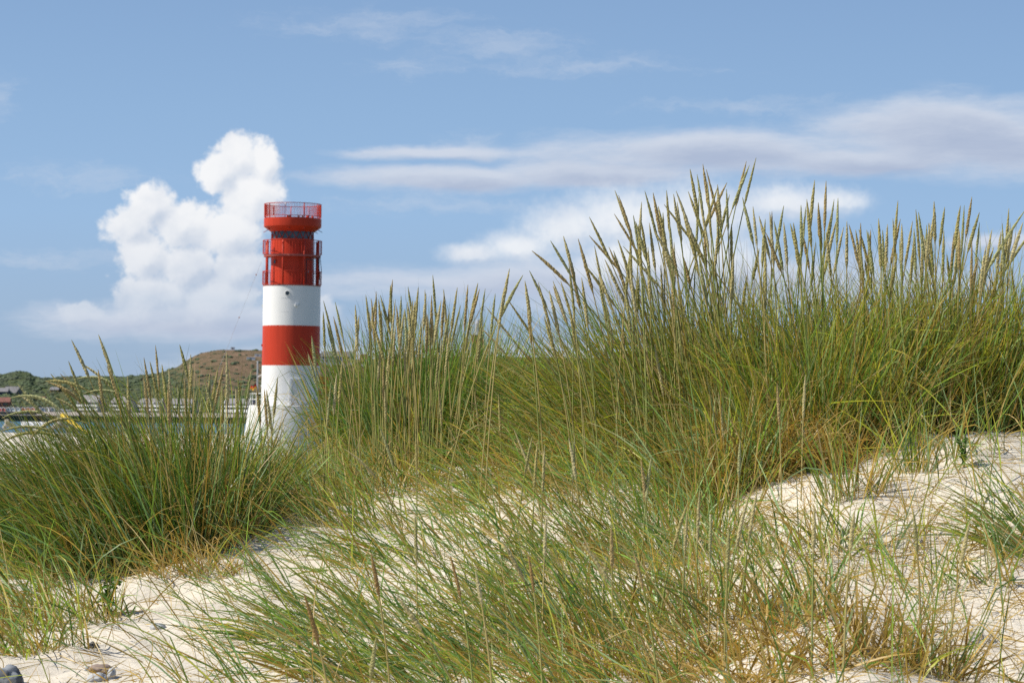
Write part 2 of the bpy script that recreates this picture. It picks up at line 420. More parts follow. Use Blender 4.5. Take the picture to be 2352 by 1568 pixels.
def ground_hit(px, py, lift=0.0, y0=6.5, y1=14.5):
    d = ray(px, py); Ys = np.arange(y0, y1, .02)
    X = d.x / d.y * Ys; Z = d.z / d.y * Ys
    h = Z - ground(X, Ys) - lift
    idx = np.where(h <= 0)[0]
    i = idx[0] if len(idx) else int(np.argmin(np.abs(h)))
    return float(X[i]), float(Ys[i])

def mesh_np(name, V, Q, smooth=False, colors=None):
    me = bpy.data.meshes.new(name)
    nv, nq, k = len(V), len(Q), Q.shape[1]
    me.vertices.add(nv); me.vertices.foreach_set('co', V.astype(np.float32).ravel())
    me.loops.add(nq * k); me.loops.foreach_set('vertex_index', Q.astype(np.int32).ravel())
    me.polygons.add(nq); me.polygons.foreach_set('loop_start', np.arange(0, nq * k, k, dtype=np.int32))
    me.polygons.foreach_set('use_smooth', np.full(nq, smooth))
    me.update(calc_edges=True)
    if colors is not None:
        a = me.color_attributes.new('col', 'FLOAT_COLOR', 'POINT')
        a.data.foreach_set('color', np.concatenate([colors, np.ones((nv, 1))], 1).astype(np.float32).ravel())
    me.validate()
    return me
def grid_faces(nr, ncol):
    i = np.arange(nr - 1)[:, None] * ncol + np.arange(ncol - 1)[None, :]
    return np.stack([i, i + 1, i + 1 + ncol, i + ncol], -1).reshape(-1, 4)
ru = np.concatenate([np.linspace(-9000, -700, 25)[:-1], np.linspace(-700, 3000, 500), np.linspace(3000, 11000, 25)[1:]])
rY = np.concatenate([[.6, 1, 2, 3, 4, 5, 5.6, 6], np.arange(6.2, 14.6, .022), np.arange(14.7, 18, .15), np.geomspace(18.5, 890, 70)])
UU, YY = np.meshgrid(ru, rY); XX = (UU - CXP) / F * YY
V = np.stack([XX, YY, ground(XX, YY)], -1).reshape(-1, 3)
tag(link('ground', mesh_np('ground', V, grid_faces(len(rY), len(ru))[:, ::-1], True), M['sand']), kind='structure')
# fix winding if needed
me = bpy.data.objects['ground'].data
if me.polygons[len(me.polygons) // 2].normal.z < 0: me.flip_normals()

SEA = -9.0
b = MB(); b.poly([(-30000, -2000, SEA), (30000, -2000, SEA), (30000, 40000, SEA), (-30000, 40000, SEA)]); tag(b.build('sea', M['water']), kind='structure')
# island across the water: quay level and hill
QY = 1230.0; QZ = at(300, 955.5, QY).z
b = MB(); b.poly([(-260, QY + 3.03, QZ + .02), (700, QY + 3.03, QZ + .02), (700, 1840, QZ + .15), (-420, 1840, QZ + .15)]); tag(b.build('harbour_ground', M['paving']), kind='structure')
q = empty('quay_wall', (0, QY, SEA), 'long dark harbour quay wall standing in the water across the bay', 'quay wall')
b = MB(); b.box(-260, 700, 0, 3, -2, QZ - SEA - .25); b.build('wall', M['quay'], q)
b = MB(); b.box(-260, 700, -.3, 3.0, QZ - SEA - .246, QZ - SEA + .05); b.build('coping', M['paving'], q)

# hill across the water
sil = []
for x, y in [(0, 625), (80, 605), (150, 585), (250, 583), (300, 590), (350, 590), (390, 615), (440, 650), (520, 665), (700, 660), (900, 645), (1100, 660), (1300, 655), (1500, 655), (1700, 640), (1850, 620), (1980, 605)]:
    sil.append((x * .1831, 746.5 + y * .1831))
for x, y in [(150, 555), (300, 500), (430, 460), (500, 400), (560, 360), (680, 290), (800, 240), (1000, 205), (1070, 190), (1250, 190), (1450, 190), (1740, 198)]:
    sil.append((344.5 + x * .14648, 775.2 + y * .14648))
sil = [(-900, 905), (-400, 880), (-120, 872)] + sil + [(660, 806), (730, 812), (760, 826), (900, 822), (1150, 820), (1400, 822), (1800, 835), (2300, 860), (2900, 900)]
sx = np.array([a for a, _ in sil]); sy = np.array([c for _, c in sil])
HX = np.linspace(-900, 2900, 520); HT = np.concatenate([np.linspace(0, 1, 60), np.linspace(1.05, 1.6, 6)])
HV = []; HA = []
Y0, Y1 = 1765.0, 2085.0
for t in HT:
    Y = Y0 + (Y1 - Y0) * t
    for px in HX:
        cy = np.interp(px, sx, sy)
        zc = (at(px, cy, Y1)).z
        X = at(px, 900, Y).x
        zf = QZ - .5
        s = min(t, 1.0); s2 = s ** .85 * .55 + .45 * (s * s * (3 - 2 * s))
        z = zf + (zc - zf) * s2
        amp = 3.2 * math.sin(min(t, 1) * PI) + .5
        z += amp * (mnoise.fractal(Vector((X * .014, Y * .014, 3.1)), 1.0, 2.0, 5)) 
        if t > 1: z = zc - (t - 1) * 3
        HV.append((X, Y, z)); HA.append(float(np.clip((px - 330) / 150, 0, 1) * np.clip((1100 - px) / 300, 0, 1) * np.clip(s * 1.6 - .1, 0, 1) + .35 * math.exp(-((px - 150) / 25) ** 2)))
HV = np.array(HV); me = mesh_np('hill', HV, grid_faces(len(HT), len(HX)), True)
if me.polygons[1000].normal.z < 0: me.flip_normals()
at_ = me.attributes.new('heath', 'FLOAT', 'POINT'); at_.data.foreach_set('value', np.array(HA, np.float32))
tag(link('hill', me, M['hill']), kind='structure')
HVg = HV.reshape(len(HT), len(HX), 3)
def hill_at(px, t):
    j = int(np.clip(np.searchsorted(HT, t), 0, len(HT) - 1)); i = int(np.clip(np.searchsorted(HX, px), 0, len(HX) - 1))
    return HVg[j, i]
def project(p):
    v = CAM_R.transposed() @ Vector(p); return CXP + F * v.x / -v.z, CYP - F * v.y / -v.z
def hill_Y(px, py):
    i = int(np.clip(np.searchsorted(HX, px), 0, len(HX) - 1))
    for j in range(len(HT)):
        if project(HVg[j, i])[1] <= py: return float(HVg[j, i][1])
    return Y1
# shrubs on the hill: one uncountable mass
b = MB()
ico = bmesh.new(); bmesh.ops.create_icosphere(ico, subdivisions=2, radius=1.0)
iv = [v.co.copy() for v in ico.verts]; jf = [tuple(v.index for v in f.verts) for f in ico.faces]; ico.free()
for k in range(2600):
    px = random.uniform(-150, 900) if k < 2300 else random.uniform(900, 2300); t = random.random() ** .8 * .99
    heath = np.clip((px - 330) / 150, 0, 1) * np.clip((1100 - px) / 300, 0, 1) * np.clip(t * 1.6 - .1, 0, 1)
    if random.random() < heath * .72: continue
    p = hill_at(px, t); r = random.uniform(.8, 1.0 + 1.6 * random.random()) * (1.0 if t < .85 else .6); sd = random.uniform(0, 99)
    v = [Vector((p[0], p[1], p[2] + r * .1)) + Vector((c.x * r * 1.5, c.y * r * 1.3, c.z * r * .85)) * (1 + .55 * mnoise.noise(c * 2.1 + Vector((sd, sd, 0)))) for c in iv]
    b.add(v, jf)
tag(b.build('hillside_shrubs', M['shrub']), kind='stuff', label='dark green and olive shrubs covering the hill across the harbour', cat='shrubs')

# ------------------------------------------------------------------ far buildings
def win_strip(mb, x0, x1, z0, z1, n, y=-.05, gap=.35):
    wdt = (x1 - x0) / n
    for i in range(n): mb.box(x0 + wdt * (i + gap / 2), x0 + wdt * (i + 1 - gap / 2), y, y + .1, z0, z1)
def pxbox(x0, y0, x1, y1, Y):
    a = at(x0, y1, Y); c = at(x1, y0, Y); return a.x, c.x, a.z, c.z

HUTS = [(-12, 'red', 'red gabled harbour hut cut by the left edge of the photo'), (95, 'red', 'red gabled harbour hut with white trim beside the blue-grey one'), (240, 'blue', 'blue-grey gabled harbour hut right of the red hut'),
        (378, 'pale', 'pale blue gabled hut with a wide white doorway'), (520, 'pale', 'pale blue gabled hut with one dark window, beside the orange huts'), (662, 'orange', 'plain orange gabled hut, leftmost of the three orange huts'),
        (800, 'orange', 'orange gabled hut with white lower wall between two orange huts'), (935, 'orange', 'orange gabled hut with white lower wall, rightmost of the orange huts'), (1075, 'white', 'white gabled hut right next to the last orange hut'),
        (1228, 'blue', 'blue-grey gabled hut behind the grass tips, right of the white hut'), (1350, 'white', 'white gabled hut between two grey-blue huts'), (1505, 'blue', 'tall grey-blue gabled hut near the end of the hut row'),
        (1620, 'grey', 'low grey hut second from the right end of the row'), (1735, 'grey', 'low grey hut at the right end of the hut row')]
for cx, colr, lab in HUTS:
    Y = 1690.0; px = cx * .08057; k = .08057
    low = colr == 'grey'
    ytop = 907.2 + (345 if not low else 400) * k; yeave = 907.2 + (385 if not low else 428) * k; ybot = 907.2 + 478 * k
    x0, x1, z0, z1 = pxbox(px - 64 * k, ytop, px + 64 * k, ybot, Y); ze = at(px, yeave, Y).z
    W = x1 - x0; H = ze - z0; R = z1 - z0
    h = empty('harbour_hut', ((x0 + x1) / 2, Y, z0), lab, 'hut', 'colourful gabled huts along the harbour'); h.rotation_euler.z = -.3
    b = MB(); b.prism([(-W / 2, 0), (W / 2, 0), (W / 2, H), (0, R), (-W / 2, H)], 0, 7); b.build('wall', M['hut_' + colr], h)
    b = MB(); e = .18
    for s in (-1, 1):
        b.add([(s * (W / 2 + e), -.15, H - e), (0, -.15, R + .02), (0, 7.2, R + .02), (s * (W / 2 + e), 7.2, H - e), (s * (W / 2 + e), -.15, H - e + .14), (0, -.15, R + .16), (0, 7.2, R + .16), (s * (W / 2 + e), 7.2, H - e + .14)],
              [(0, 1, 2, 3), (4, 5, 6, 7), (0, 1, 5, 4), (3, 2, 6, 7), (0, 3, 7, 4)])
    b.build('roof', M['slate'], h)
    b = MB()
    for s in (-1, 1):
        b.add([(s * W / 2, -.2, H - .12), (0, -.2, R - .12), (0, -.2, R + .16), (s * (W / 2 + e), -.2, H - .0), (s * W / 2, -.155, H - .12), (0, -.155, R - .12), (0, -.155, R + .16), (s * (W / 2 + e), -.155, H)], [(0, 1, 2, 3), (4, 5, 6, 7), (0, 1, 5, 4), (3, 2, 6, 7)])
        b.box(s * W / 2 - .08, s * W / 2 + .08, -.06, 0.02, 0, H - .1)
    b.build('white_trim', M['white'], h)
    b = MB(); b.box(-.42, .42, -.05, .05, H * .62, H * .98); b.build('window', M['glass'], h)
    b = MB(); b.box(-.45, .35, -.06, .04, 0, H * .5); b.build('door', M['white'] if cx in (378, 520, 800, 935, 1350) else M['dark_board'], h)
    if cx in (800, 935):
        b = MB(); b.box(-W / 2 + .1, W / 2 - .1, -.03, .03, H * .5 + .02, H * .62 - .02); b.build('white_panel', M['white'], h)
# low dark storage shed in front of the huts
Y = 1262.0; x0, x1, z0, z1 = pxbox(-60, 946.3, 81, 955.6, Y); s_ = empty('storage_shed', ((x0 + x1) / 2, Y, z0), 'long low dark storage shed in front of the colourful huts', 'shed'); W = (x1 - x0) / 2
b = MB(); b.box(-W, W, 0, 5, 0, z1 - z0); b.build('wall', M['dark_board'], s_)
b = MB(); b.box(-W - .2, W + .2, -.2, 5.2, z1 - z0 + .003, z1 - z0 + .2); b.build('roof', M['slate'], s_)
b = MB(); xx = at(57, 950, Y).x - (x0 + x1) / 2; b.box(xx - .7, xx + .7, -.06, -.005, .1, 1.5); b.build('door', M['hut_blue'], s_)

def terrace(name, lab, x0p, x1p, yroof, yeave, bands, ybot, Y, wallm='grey_render', nwin=6, dorm=()):
    x0, x1, z0, z1 = pxbox(x0p, yroof, x1p, ybot, Y); ze = at(x0p, yeave, Y).z
    o = empty(name, ((x0 + x1) / 2, Y, z0), lab, 'building', 'terraced hotel blocks behind the quay'); o.rotation_euler.z = -.5; W = (x1 - x0) / 2 * 1.1; H = ze - z0; R = z1 - z0
    b = MB(); b.box(-W, W, 0, 10, 0, H); b.build('wall', M[wallm], o)
    b = MB(); b.add([(-W - .3, -.5, H + .004), (W + .3, -.5, H + .004), (W + .3, 10.5, H + .004), (-W - .3, 10.5, H + .004), (-W + 1.2, 4, R), (W - 1.2, 4, R), (W - 1.2, 6, R), (-W + 1.2, 6, R)],
                    [(0, 1, 5, 4), (1, 2, 6, 5), (2, 3, 7, 6), (3, 0, 4, 7), (4, 5, 6, 7), (0, 3, 2, 1)]); b.build('roof', M['slate'], o)
    for ya, yb in bands:
        za = at(x0p, yb, Y).z - z0; zb = at(x0p, ya, Y).z - z0
        b = MB(); b.box(-W + .1, W - .1, -1.3, -.01, za, za + .18); b.box(-W + .1, W - .1, -1.3, -1.18, za + .18, zb)
        n = 4
        for i in range(n + 1):
            xx = -W + .15 + (2 * W - .5) * i / n; b.box(xx, xx + .15, -1.17, -.01, za + .183, zb + .4)
        b.build('balcony', M['white'], o)
        m = MB(); win_strip(m, -W + .5, W - .5, zb + .2, zb + 1.5, nwin); m.build('window', M['glass'], o)
    for dx in dorm:
        xx = at(dx, yeave, Y).x - (x0 + x1) / 2; b = MB(); b.box(xx - .7, xx + .7, .3, 2.6, H + .3, H + 1.6); b.build('dormer', M['white'], o)
    return o
k = .09766; X5 = lambda x: 143.55 + x * k; Y5 = lambda y: 895.75 + y * k
terrace('terrace_block', 'white balconied block with hipped grey roof, leftmost of the hotel rows', X5(310), X5(880), Y5(120), Y5(285), [(Y5(338), Y5(382)), (Y5(425), Y5(470))], Y5(600), 1700, dorm=(X5(450), X5(640)))
terrace('terrace_block', 'second balconied hotel block seen through the left grass clump', X5(1090), X5(1540), Y5(150), Y5(300), [(Y5(345), Y5(385)), (Y5(435), Y5(472))], Y5(600), 1700, dorm=(X5(1270),))
terrace('terrace_block', 'longest balconied hotel block, behind the spikes right of the grey gable', X5(1700), X5(2360), Y5(195), Y5(330), [(Y5(345), Y5(388)), (Y5(435), Y5(475))], Y5(600), 1700, dorm=(X5(1840), X5(2145)))
terrace('terrace_block', 'grey roofed hotel block with two pale balcony rows left of the lighthouse', X5(2420), X5(3080), Y5(200), Y5(330), [(Y5(372), Y5(410)), (Y5(455), Y5(490))], Y5(600), 1700, dorm=(X5(2900),))
o = terrace('terrace_block', 'grey roofed block with one cream balcony row directly beside the lighthouse base', 505, 575, 915, 927.5, [(931, 934.5), (940, 946.5)], 960, 1640, dorm=(508,))
# gable house between the rows
x0, x1, z0, z1 = pxbox(X5(1545), Y5(200), X5(1690), Y5(560), 1690.)
o = empty('gable_house', ((x0 + x1) / 2, 1690., z0), 'tall grey gabled house wedged between two balconied hotel blocks', 'house'); W = (x1 - x0) / 2; H = z1 - z0
b = MB(); b.prism([(-W, 0), (W, 0), (W, H * .72), (0, H), (-W, H * .72)], 0, 9); b.build('wall', M['grey_render'], o)
b = MB()
for s in (-1, 1): b.add([(s * (W + .3), -.2, H * .68), (0, -.2, H + .15), (0, 9.2, H + .15), (s * (W + .3), 9.2, H * .68), (s * (W + .3), -.2, H * .68 - .2), (0, -.2, H + .02), (0, 9.2, H + .02), (s * (W + .3), 9.2, H * .68 - .2)], [(0, 1, 2, 3), (4, 5, 6, 7), (0, 1, 5, 4), (2, 3, 7, 6), (0, 3, 7, 4)])
b.build('roof', M['slate'], o)
b = MB(); b.box(-.6, .6, -.05, .05, H * .3, H * .42); b.build('window', M['glass'], o)
b = MB(); b.box(-.6, .6, -.05, .05, H * .52, H * .64); b.build('window', M['glass'], o)
# long pale low wall/kiosk row on the quay
x0, x1, z0, z1 = pxbox(X5(0), Y5(462), X5(175), Y5(500), 1690.); o = empty('low_pavilion', ((x0 + x1) / 2, 1690., z0), 'low white flat-roofed pavilion between the huts and the hotel blocks', 'pavilion'); W = (x1 - x0) / 2
b = MB(); b.box(-W, W, 0, 5, -1.5, (z1 - z0) * .62); b.build('wall', M['hut_pale'], o); b = MB(); b.box(-W - .4, W + .4, -.5, 5.4, (z1 - z0) * .62 + .003, z1 - z0); b.build('roof', M['white'], o)
x0, x1, z0, z1 = pxbox(X5(440), Y5(590), X5(2060), Y5(632), 1300.); o = empty('promenade_wall', ((x0 + x1) / 2, 1300., z0), 'long low sunlit cream promenade wall above the dark quay', 'wall')
b = MB(); b.box(-(x1 - x0) / 2, (x1 - x0) / 2, 0, .6, -.6, z1 - z0); o2 = b.build('wall', M['render'], o); b = MB(); b.box(-(x1 - x0) / 2 - .1, (x1 - x0) / 2 + .1, -.1, .7, z1 - z0 + .003, z1 - z0 + .12); b.build('coping', M['paving'], o)

# houses on the left slope (zoom 7.84, offset (0,1400))
k = .07324; XA = lambda x: x * k; YA = lambda y: 803.9 + y * k
def hill_house(name, lab, x0p, x1p, yridge, yeave, ybot, Y_, wall, roof, gable=None, chim=False):
    Y = hill_Y((x0p + x1p) / 2, ybot) - 5
    x0, x1, z0, z1 = pxbox(x0p, yridge, x1p, ybot, Y); ze = at(x0p, yeave, Y).z
    o = empty(name, ((x0 + x1) / 2, Y, z0), lab, 'house'); W = (x1 - x0) / 2; H = ze - z0; R = z1 - z0
    b = MB(); b.box(-W, W, 0, 8, -3, H); b.build('wall', M[wall], o)
    b = MB(); g_ = .55 * W if gable else .0
    b.add([(-W - .3, -.5, H - .15), (W + .3 - (0 if not gable else 0), -.5, H - .15), (W + .3, 8.5, H - .15), (-W - .3, 8.5, H - .15), (-W - .3, 4, R), (W + .3 - g_, 4, R)], [(0, 1, 5, 4), (2, 3, 4, 5), (0, 4, 3), (1, 2, 5), (0, 3, 2, 1)]); b.build('roof', M[roof], o)
    if gable:
        b = MB(); b.add([(W - .1 - g_ * 1.6, -.62, H - .1), (W + .35, -.62, H - .1), (W + .35 - g_ * .9, -.62, R - .1), (W - .1 - g_ * 1.6, -.4, H - .1), (W + .35, -.4, H - .1), (W + .35 - g_ * .9, 3.4, R - .1)], [(0, 1, 2), (3, 4, 5), (0, 1, 4, 3), (1, 2, 5, 4), (2, 0, 3, 5)]); b.build('gable', M[gable], o)
    m = MB(); win_strip(m, -W + .5, W - .6, H * .35, H * .75, max(2, int(W / 2.2))); m.build('window', M['glass'], o)
    if chim: b = MB(); b.box(-W * .4, -W * .4 + 1, 3, 4, R - 1, R + 1.3); b.build('chimney', M['brick'], o)
    return o
hill_house('slope_house', 'big grey roofed house with a dark boarded gable on the left green slope', XA(150), XA(790), YA(1140), YA(1335), YA(1400), 1745, 'dark_board', 'slate', 'dark_board')
hill_house('slope_house', 'dark roofed house with a brick chimney at the left photo edge', XA(-420), XA(240), YA(1180), YA(1290), YA(1440), 1730, 'dark_board', 'slate', None, True)
hill_house('slope_house', 'red roofed brick house below the grey roofed houses at the left edge', -30, 22, 912, 922, 934, 1690, 'brick', 'tile')
hill_house('slope_house', 'small ochre fronted house half hidden in the green slope', XA(1570), XA(1830), YA(1150), YA(1235), YA(1310), 1770, 'ochre', 'slate')
SY = hill_Y(XA(1290), YA(1530)) - 3
x0, x1, z0, z1 = pxbox(XA(1160), YA(1470), XA(1420), YA(1530), SY); o = empty('slope_shed', ((x0 + x1) / 2, SY, z0), 'low red roofed shed on the green slope below the ochre house', 'shed'); W = (x1 - x0) / 2
b = MB(); b.box(-W, W, 0, 4, -1, 1.0); b.build('wall', M['brick'], o); b = MB(); b.add([(-W - .2, -.3, 1.004), (W + .2, -.3, 1.004), (W + .2, 4.3, 1.004), (-W - .2, 4.3, 1.004), (-W + .4, 2, z1 - z0 + .4), (W - .4, 2, z1 - z0 + .4)], [(0, 1, 5, 4), (2, 3, 4, 5), (0, 4, 3), (1, 2, 5), (0, 3, 2, 1)]); b.build('roof', M['tile'], o)
# little white structures on the heath
for x, y, wd, lab in [(534, 802, 3.0, 'tiny white hut on the crest of the heath-covered hill'), (576, 825, 6.5, 'low white bunker on the hillside left of the red tower band'), (592, 818, 5.0, 'small white cabin on the hillside nearest the red tower band')]:
    p = at(x, y, hill_Y(x, y + 2) - 2 if y > 805 else 2080.); o = empty('hillside_hut', p, lab, 'hut')
    b = MB(); b.box(-wd / 2, wd / 2, 0, 3, -3, 1.5); b.build('wall', M['render'], o)
    b = MB(); b.box(-wd / 2 - .2, wd / 2 + .2, -.2, 3.2, 1.503, 1.8); b.build('roof', M['concrete'], o)
    b = MB(); b.box(-.5, .5, -.05, .05, .2, 1.1); b.build('door', M['dark_board'], o)

# white apartment block on the plateau
k = .10986; XB = lambda x: 712 + x * k; YB = lambda y: 780.9 + y * k
def flat_block(lab, x0p, x1p, yr, ye, yb, Y, rows, ncol, wallm, roofm, roofin=.6):
    x0, x1, z0, z1 = pxbox(x0p, yr, x1p, yb, Y); ze = at(x0p, ye, Y).z; W = (x1 - x0) / 2; H = ze - z0; R = z1 - z0
    o = empty('apartment_block', ((x0 + x1) / 2, Y, z0), lab, 'building', 'white apartment blocks on the plateau')
    b = MB(); b.box(-W, W, 0, 12, -6, H); b.build('wall', M[wallm], o)
    b = MB(); b.add([(-W - .3, -.5, H + .004), (W + .3, -.5, H + .004), (W + .3, 12.5, H + .004), (-W - .3, 12.5, H + .004), (-W + roofin, 2, R), (W - roofin, 2, R), (W - roofin, 10, R), (-W + roofin, 10, R)], [(0, 1, 5, 4), (1, 2, 6, 5), (2, 3, 7, 6), (3, 0, 4, 7), (4, 5, 6, 7), (0, 3, 2, 1)]); b.build('roof', M[roofm], o)
    for yy in rows:
        zc = at(x0p, yy, Y).z - z0
        for i in range(ncol):
            cx_ = -W + 2 * W * (i + .5) / ncol
            b = MB(); b.box(cx_ - .9, cx_ + .9, -.06, .06, zc - .75, zc + .75); f_ = b.build('window', M['glass'], o)
            b = MB(); b.box(cx_ - 1.05, cx_ + 1.05, -.12, .0, zc - .95, zc - .78); b.build('sill', M['white'], f_)
    return o
flat_block('white apartment block with grey roof just right of the lighthouse', XB(225), XB(482), YB(235), YB(340), YB(535), 2020, (YB(367), YB(436)), 3, 'render', 'slate', .4)
flat_block('recessed white apartment block behind the middle grass spikes', XB(486), XB(940), YB(236), YB(340), YB(535), 2034, (YB(372), YB(440)), 5, 'render', 'slate', .4)
flat_block('lower white apartment block with brown roof among the middle grass spikes', XB(1040), XB(1205), YB(292), YB(395), YB(560), 2015, (YB(460),), 3, 'render', 'tile', .5)
# brick light tower and lattice mast far right
k = .10254; XT = lambda x: 1033.6 + x * k; YT = lambda y: 689 + y * k; Y = 2180.
x0, x1, z0, z1 = pxbox(XT(480), YT(780), XT(755), YT(1330), Y); o = empty('brick_light_tower', ((x0 + x1) / 2, Y, z0), 'square brick light tower with a white railed lantern, far off behind the middle grass', 'tower'); W = (x1 - x0) / 2; H = z1 - z0
b = MB(); b.box(-W, W, 0, 2 * W, -4, H); b.build('shaft', M['brick'], o)
b = MB(); b.box(-W - .4, W + .4, -.4, 2 * W + .4, H + .003, H + .5); 
for i in range(9): b.box(-W - .3 + (2 * W + .5) * i / 8, -W - .18 + (2 * W + .5) * i / 8, -.35, -.2, H + .503, H + 1.5)
b.box(-W - .35, W + .35, -.36, -.2, H + 1.503, H + 1.7); b.build('gallery', M['white'], o)
zt = at(0, YT(520), Y).z - at(0, YT(1330), Y).z; zq = at(0, YT(440), Y).z - at(0, YT(1330), Y).z
b = MB(); b.lathe([(W * .55, H + .5), (W * .5, zt), (W * .3, zq), (0.05, zq + .6)], 16); lo = b.build('lantern', M['grey_metal'], o, (0, W, 0))
b = MB(); b.tube([(0, W, zq), (0, W, zq + 9)], .12); b.build('antenna', M['grey_metal'], o)
pm = at(XT(742), YT(800), 2210.); top = at(XT(742), YT(140), 2210.).z; o = empty('radio_mast', (pm.x, pm.y, pm.z - 20), 'thin grey lattice radio mast beside the far brick light tower', 'mast'); hh = top - pm.z + 20
b = MB()
for dx, dy in ((-1, -1), (1, -1), (1, 1), (-1, 1)): b.tube([(dx, dy, 0), (dx * .6, dy * .6, hh)], .1, 4)
for i in range(30):
    z = hh * i / 30; z2 = hh * (i + 1) / 30; r = 1 - .4 * i / 30; sg = 1 if i % 2 else -1
    b.tube([(-r * sg, -r, z), (r * sg, -r, z2)], .07, 4); b.tube([(-r, -r * sg, z), (-r, r * sg, z2)], .07, 4); b.tube([(r, -r * sg, z), (r, r * sg, z2)], .07, 4)
b.build('lattice', M['grey_metal'], o)
b = MB(); b.tube([(-2.4, 0, hh - .5), (2.6, 0, hh - .5)], .12, 4); b.tube([(-1.5, 0, hh - 3.2), (1.5, 0, hh - 3.2)], .2, 4); b.build('antenna_arm', M['grey_metal'], o)

# ------------------------------------------------------------------ beach edge
def tetrapod_mesh(name):
    b = MB()
    dirs = [Vector((0, 0, 1)), Vector((.94, 0, -.33)), Vector((-.47, .816, -.33)), Vector((-.47, -.816, -.33))]
    for d in dirs: b.tube([d * .0, d * .45, d * 1.25], [.52, .46, .34], 10)
    o = b.build(name, M['tetra']); return o
tet_spots = [(17, 700, 1.0, (.9, .2, 0), 'pale sunlit concrete tetrapod tilted at the far left water edge'), (137, 735, 1.35, (0, 0, .4), 'tallest concrete tetrapod with one leg pointing up beside the sign'), (118, 850, .9, (.5, .9, .2), 'dark concrete tetrapod lying just right of the sign'),
             (82, 885, .8, (1.2, .3, .7), 'concrete tetrapod half hidden under the sign board'), (158, 850, .85, (.3, 1.4, 1), 'squat concrete tetrapod right of the tallest tetrapod'), (173, 930, .9, (.8, .5, 2), 'dark concrete tetrapod below the drooping grass spike'),
             (205, 960, .8, (.1, .9, .4), 'concrete tetrapod behind the left grass tips'), (250, 900, .9, (1.9, .2, .4), 'concrete tetrapod next to the yellow spar'), (288, 960, .8, (.2, 2.2, .3), 'concrete tetrapod on the sand right of the yellow spar'), (330, 950, .9, (.9, .9, .9), 'concrete tetrapod deep in the left grass clump, furthest right')]
proto = None
for i, (x, y, s, r, lab) in enumerate(tet_spots):
    px = (x if i not in (1, 2, 3, 4, 5, 6, 7, 8, 9) else x) ; py = 907.2 + (y + 120) * .08057
    if i == 1: py = 907.2 + 820 * .08057
    p = at(px, py, 720. + (i % 3) * 4)
    if proto is None: proto = tetrapod_mesh('tetrapod'); o = proto
    else: o = proto.copy(); COL.objects.link(o)
    o.location = p; o.rotation_euler = r; o.scale = (s * 1.4, s * 1.4, s * 1.4)
    tag(o, lab, 'tetrapod', 'concrete tetrapods along the beach edge')
# sign board
p0 = at(48, 907.2 + 1120 * .08057, 715.); p1 = at(115, 907.2 + 760 * .08057, 715.); zb = at(80, 907.2 + 878 * .08057, 715.).z - p0.z; zt = p1.z - p0.z; W = p1.x - p0.x
o = empty('beach_sign', p0, 'wide white sign board on rusty posts by the tetrapods', 'sign'); o.rotation_euler.z = -.35
b = MB(); b.box(0, W, 0, .12, zb, zt); b.build('board', M['sign'], o)
b = MB(); hgt = zt - zb
xw = .14 * W
for i, wd in enumerate([.035, .03, .035, .03, .035, .0, .04, .03, .04, .035, .04, .03, .04]):
    if wd:
        b.box(xw, xw + wd * W * .75, -.02, -.003, zb + hgt * .26, zb + hgt * .66)
    xw += .058 * W
b.build('lettering', M['sign_ink'], o)
for xx in (-.08, W * .93):
    b = MB(); b.box(xx, xx + .16, .13, .29, -.6, zt - .1); b.build('post', M['rust'], o)
# yellow spar buoy lying on the rocks
a = at(X5(560), Y5(970), 690.); c = at(X5(-20), Y5(555), 705.); o = empty('spar_buoy', a, 'long yellow spar buoy leaning on the rocks behind the grass', 'buoy'); d = c - a; L = d.length
b = MB(); b.tube([d * 0, d * .05, d * .55, d * .9, d * .98], [.25, .42, .6, .88, .62], 14); b.build('body', M['yellow'], o)
b = MB(); b.tube([d * .981, d * 1.03], .12, 8); b.build('top_mark', M['grey_metal'], o)
# flagpole
pf = at(590.5, 931, 300.); zg = float(ground(pf.x, 300.)); zt = at(590, 828, 300.).z; o = empty('flagpole', (pf.x, 300., zg), 'grey flagpole with a drooping flag left of the lighthouse', 'flagpole')
b = MB(); b.tube([(0, 0, -.3), (0, 0, zt - zg)], [.14, .09], 8); b.build('pole', M['grey_metal'], o)
zf = at(590, 880, 300.).z - zg; k = 300 / F
b = MB(); n = 8
cols = [('flag_black', 0), ('flag_red', 1), ('flag_gold', 2)]
for mi in range(3):
    v = []
    for i in range(n + 1):
        t = i / n; xx = -.1 - t * 16 * k * .75; dr = -t * 4 * k + .12 * math.sin(t * 9)
        wdt = 4.6 * k * (1 - .25 * t)
        for q_ in (0, 1): v.append((xx + .25 * (mi + q_) * t * -.3, .18 * math.sin(t * 8 + mi), zf - (mi + q_) * wdt + dr))
    b.add(v, [(2 * i, 2 * i + 2, 2 * i + 3, 2 * i + 1) for i in range(n)], mi)
fl = b.build('flag', [M['flag_black'], M['flag_red'], M['flag_gold']], o); fl['label'] = 'drooping black, red and gold flag'

